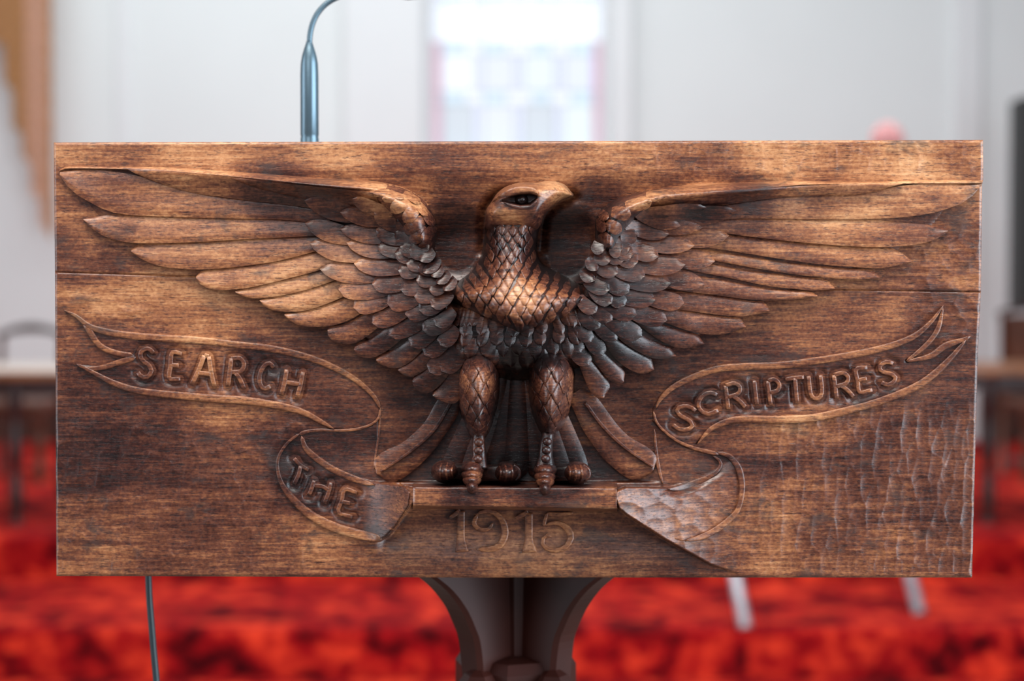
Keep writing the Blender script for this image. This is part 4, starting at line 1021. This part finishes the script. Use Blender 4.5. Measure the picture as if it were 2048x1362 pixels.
for j, (ya, yb) in enumerate([(208,184),(108,84),(8,-8),(-92,-108)]):
    for i, (xa, xb) in enumerate([(884,930),(930,966),(966,1012),(1012,1064),(1064,1100),(1100,1142),(1142,1186)]):
        pane('pane', xa, xb, yb, ya, GL['sky' if i % 2 == 0 else 'pearl'])
    for (xa, xb) in [(858, 884), (1186, 1212)]:
        pane('pane', xa, xb, yb, ya, GL['rose' if ya > 90 else 'pearl'])
m_ = MB(); m_.box((wx0, GY+.012, wz0), (wx1, GY+.02, wz1)); m_.obj('glazing_back', LEAD, win)

# woven hanging on the left
CORD = simple('tan_cord', (.40,.19,.075), .9, 0, .25, 30); CORD2 = simple('pink_brown_cord', (.55,.30,.20), .9, 0, .2, 30); ROD = simple('brown_rod', (.16,.07,.03), .6, 0, .2, 10)
HY = WY-.35
hang = empty('woven_hanging', (at_y(40, 100, HY).x, HY, at_y(40, -150, HY).z), 'brown woven hanging of vertical cords with a stepped lower edge, at upper left', 'wall hanging')
zt_ = at_y(0, -150, HY).z
xc = np.arange(-46, 106, 9.0)
for i, xx in enumerate(xc):
    yb = [60, 60, 85, 85, 88, 90, 172, 180, 262, 268, 318, 330, 392, 400, 455, 470, 480][i]
    a = at_y(xx+4.5, yb, HY); r_ = 4.9*HY/F
    mb = MB(); n = 26
    pts = [Vector((a.x, HY, a.z+(zt_-a.z)*t/(n-1))) for t in range(n)]
    mb.tube(pts, [r_*(.35 if t == 0 else (.82+.22*(t % 2))) for t in range(n)], 8)
    mb.obj('cord', CORD2 if 52 < xx < 92 else CORD, hang, True)
mb = MB(); mb.tube([(at_y(-56, 0, HY).x, HY, zt_), (at_y(112, 0, HY).x, HY, zt_)], .022, 10); mb.obj('rod', ROD, hang, True)
for px in (-40, 96):
    mb = MB(); mb.tube([(at_y(px, 0, HY).x, HY, zt_), (at_y(px, 0, HY).x, WY+.01, zt_+.02)], .008, 8); mb.obj('hook', ROD, hang, True)

# tables
TBL = simple('orange_oak', (.30,.11,.04), .35, 0, .2, 8); TBLD = simple('dark_leg_wood', (.030,.009,.007), .4, 0, .3, 8); BRN = simple('brown_turned_wood', (.11,.035,.016), .4, 0, .3, 8)
PALE = simple('pale_cloth', (.72,.60,.54), .8, 0, .05, 8)
def turned(mb, c, z0, z1, r, k=12):
    h = z1-z0; prof = []
    for i in range(25):
        t = i/24; rr = r*(.62+.38*abs(math.sin(t*9.0))) if .08 < t < .8 else r*(1.0 if t >= .8 else .8)
        prof.append((rr, z0+h*t))
    return mb.lathe(c, prof, k)
def table(name, xl, xr, y0, y1, zt, topm, label, legs_px=None):
    t = empty(name, ((xl+xr)/2, (y0+y1)/2, PZ), label, 'table', 'side tables on the platform')
    mb = MB(); mb.box((xl, y0, zt-.035), (xr, y1, zt), .006); mb.obj('tabletop', topm, t)
    mb = MB(); mb.box((xl+.08, y0+.04, zt-.11), (xr-.08, y0+.06, zt-.035)); mb.box((xl+.08, y1-.06, zt-.11), (xr-.08, y1-.04, zt-.035)); mb.box((xl+.08, y0+.04, zt-.11), (xl+.10, y1-.04, zt-.035)); mb.box((xr-.10, y0+.04, zt-.11), (xr-.08, y1-.04, zt-.035)); mb.obj('apron', TBLD, t)
    for x_ in legs_px or (xl+.09, xr-.09):
        for y_ in (y0+.06, y1-.06):
            mb = MB(); turned(mb, (x_, y_), PZ, zt-.035, .035); mb.obj('leg', TBLD, t, True)
    return t
TY = 6.85
zL = at_y(60, 745, TY).z; lx = at_y(30, 800, TY+.06).x
table('side_table', lx-1.15, lx+.34, TY, TY+.85, zL, TBL, 'wooden table with a pale runner on top, behind the left end of the lectern board', (lx-1.0, lx))
tb = MB(); tb.box((lx-1.0, TY+.015, zL), (lx+.30, TY+.83, zL+.008), .002); r_ = tb.obj('table_runner', PALE); r_['label'] = 'pale cloth runner lying on the left hand table'; r_['category'] = 'cloth'
zR = at_y(2000, 737, TY).z; rx = at_y(1978, 800, TY+.06).x
table('side_table', rx-.34, rx+1.15, TY, TY+.85, zR, TBL, 'orange oak table with a bare top, behind the right end of the lectern board', (rx, rx+1.0))

# chairs
def chair(cx, y, px_top, solid, label):
    zt = at_y(px_top[0], px_top[1], y).z
    t = empty('church_chair', (cx, y, PZ), label, 'chair', 'wooden chairs behind the tables')
    w_ = .38
    for dx in (-1, 1):
        mb = MB(); turned(mb, (cx+dx*w_/2, y-.42), PZ, PZ+.44, .034); mb.obj('leg', BRN, t, True)
        mb = MB(); mb.tube([(cx+dx*w_/2, y, PZ), (cx+dx*w_/2, y-.01, PZ+.45), (cx+dx*w_/2, y+.03, zt-.05)], [.020, .024, .018], 10); mb.obj('rear_leg', BRN, t, True)
    mb = MB(); mb.box((cx-w_/2-.02, y-.45, PZ+.42), (cx+w_/2+.02, y+.02, PZ+.48), .012); mb.obj('seat', BRN, t)
    pts = [(cx+w_*.58*s, y+.03, zt-.055*abs(s)**2.0-.012) for s in np.linspace(-1, 1, 15)]
    mb = MB(); mb.tube(pts, [.016+.014*(1-abs(s)) for s in np.linspace(-1, 1, 15)], 10); mb.obj('top_rail', TBLD, t, True)
    if solid:
        mb = MB(); mb.box((cx-w_/2+.02, y+.0, PZ+.50), (cx+w_/2-.02, y+.05, zt-.07), .01); mb.obj('backrest', BRN, t)
    else:
        mb = MB(); mb.box((cx-w_/2+.02, y+.01, PZ+.56), (cx+w_/2-.02, y+.03, PZ+.62), .005); mb.obj('back_rail', BRN, t)
    return t
cY = 8.9
clx = at_y(10, 800, cY-.42).x
chair(at_y(62, 800, cY).x, cY, (40, 652), False, 'open backed wooden chair with a curved dark top rail, behind the left hand table')
crx = at_y(2028, 800, cY-.42).x
chair(at_y(2068, 800, cY).x, cY, (2000, 608), True, 'solid backed dark brown chair behind the oak table at right')
chairx = at_y(1985, 620, 8.3).x

# loudspeaker at the far right
SPK = simple('black_speaker', (.012,.013,.013), .5, 0, .1, 20); SPG = simple('speaker_grille', (.02,.02,.02), .8, 0, .3, 200, .4)
sy_ = 9.4; sx_ = at_y(2044, 400, sy_).x; z0 = at_y(2039, 612, sy_).z; z1 = at_y(2039, 192, sy_).z
spk = empty('loudspeaker', (sx_+.16, sy_+.1, PZ), 'tall black column loudspeaker at the extreme right edge against the pale wall', 'loudspeaker')
mb = MB(); mb.box((sx_, sy_, z0), (sx_+.32, sy_+.26, z1), .012); mb.obj('cabinet', SPK, spk)
mb = MB(); mb.box((sx_+.02, sy_-.012, z0+.03), (sx_+.30, sy_, z1-.03), .004); mb.obj('grille', SPG, spk)
mb = MB(); mb.tube([(sx_+.16, sy_+.12, PZ+.02), (sx_+.16, sy_+.12, z0+.02)], .02, 12); mb.obj('pole', SPK, spk, True)
mb = MB(); mb.lathe((sx_+.16, sy_+.12), [(.18, PZ), (.18, PZ+.02), (.03, PZ+.045)], 24); mb.obj('base', SPK, spk, True)

# pink blossom in a tall vase, its tip above the board
PINK = simple('pink_petal', (.80,.40,.40), .7, 0, .10, 20); STEM = simple('green_stem', (.06,.16,.04), .6, 0, .2, 20); VASE = simple('glazed_white_vase', (.6,.6,.58), .25, 0, .03, 5)
fy = 7.25; fc = at_y(1775, 272, fy)
fl = empty('vase_of_flowers', (fc.x, fy, PZ), 'pink blossom in a tall vase, only its top showing above the board at right', 'flowers')
mb = MB(); mb.lathe((fc.x, fy), [(.15, PZ), (.15, PZ+.03), (.06, PZ+.07), (.05, PZ+.95), (.13, PZ+1.0), (.13, PZ+1.03)], 20); mb.obj('pedestal', VASE, fl, True)
mb = MB(); mb.lathe((fc.x, fy), [(.05, PZ+1.03), (.10, PZ+1.12), (.09, PZ+1.25), (.045, PZ+1.36), (.06, PZ+1.42)], 20); mb.obj('vase', VASE, fl, True)
mb = MB(); mb.tube([(fc.x, fy, PZ+1.2), (fc.x+.01, fy, PZ+1.5), (fc.x, fy, fc.z)], .006, 8); mb.obj('stalk', STEM, fl, True)
for ring, (nr_, rad, up_) in enumerate([(1, 0, .045), (5, .030, .035), (8, .055, .01), (9, .062, -.025)]):
    for j in range(nr_):
        a = 2*math.pi*j/nr_+ring*.4
        c = Vector((fc.x+rad*math.cos(a), fy+rad*math.sin(a), fc.z+up_))
        mb = MB(); mb.lathe((c.x, c.y), [(.004, c.z-.03), (.022, c.z-.012), (.027, c.z+.006), (.017, c.z+.022), (.003, c.z+.028)], 8); mb.obj('petal', PINK, fl, True)

# folding metal stand whose front feet show under the board
CHR = simple('silver_tube', (.42,.40,.44), .35, .6, .05, 20)
f1 = at_z(1491, 1256, SZ); f2 = at_z(1840, 1229, SZ)
st = empty('folding_stand', ((f1.x+f2.x)/2, (f1.y+f2.y)/2, SZ), 'silver tubular stand with two slanting legs ending below the board at right', 'stand')
tops = []
for f_, (tx_, ty_) in ((f1, (1470, 1150)), (f2, (1820, 1150))):
    b_ = at_y(tx_, ty_, f_.y+.10); d_ = (b_-f_)
    top = f_+d_*((1.05-SZ)/d_.z)
    mb = MB(); mb.tube([f_, top], .0245, 14); mb.obj('leg', CHR, st, True); tops.append(top)
mb = MB(); mb.tube([tops[0], tops[1]], .018, 12); mb.obj('crossbar', CHR, st, True)
for i, tp in enumerate(tops):
    mb = MB(); mb.tube([tp, Vector((tp.x+(.12 if i == 0 else -.12), 7.0+.15*i, PZ+.01))], .016, 12); mb.obj('rear_leg', CHR, st, True)
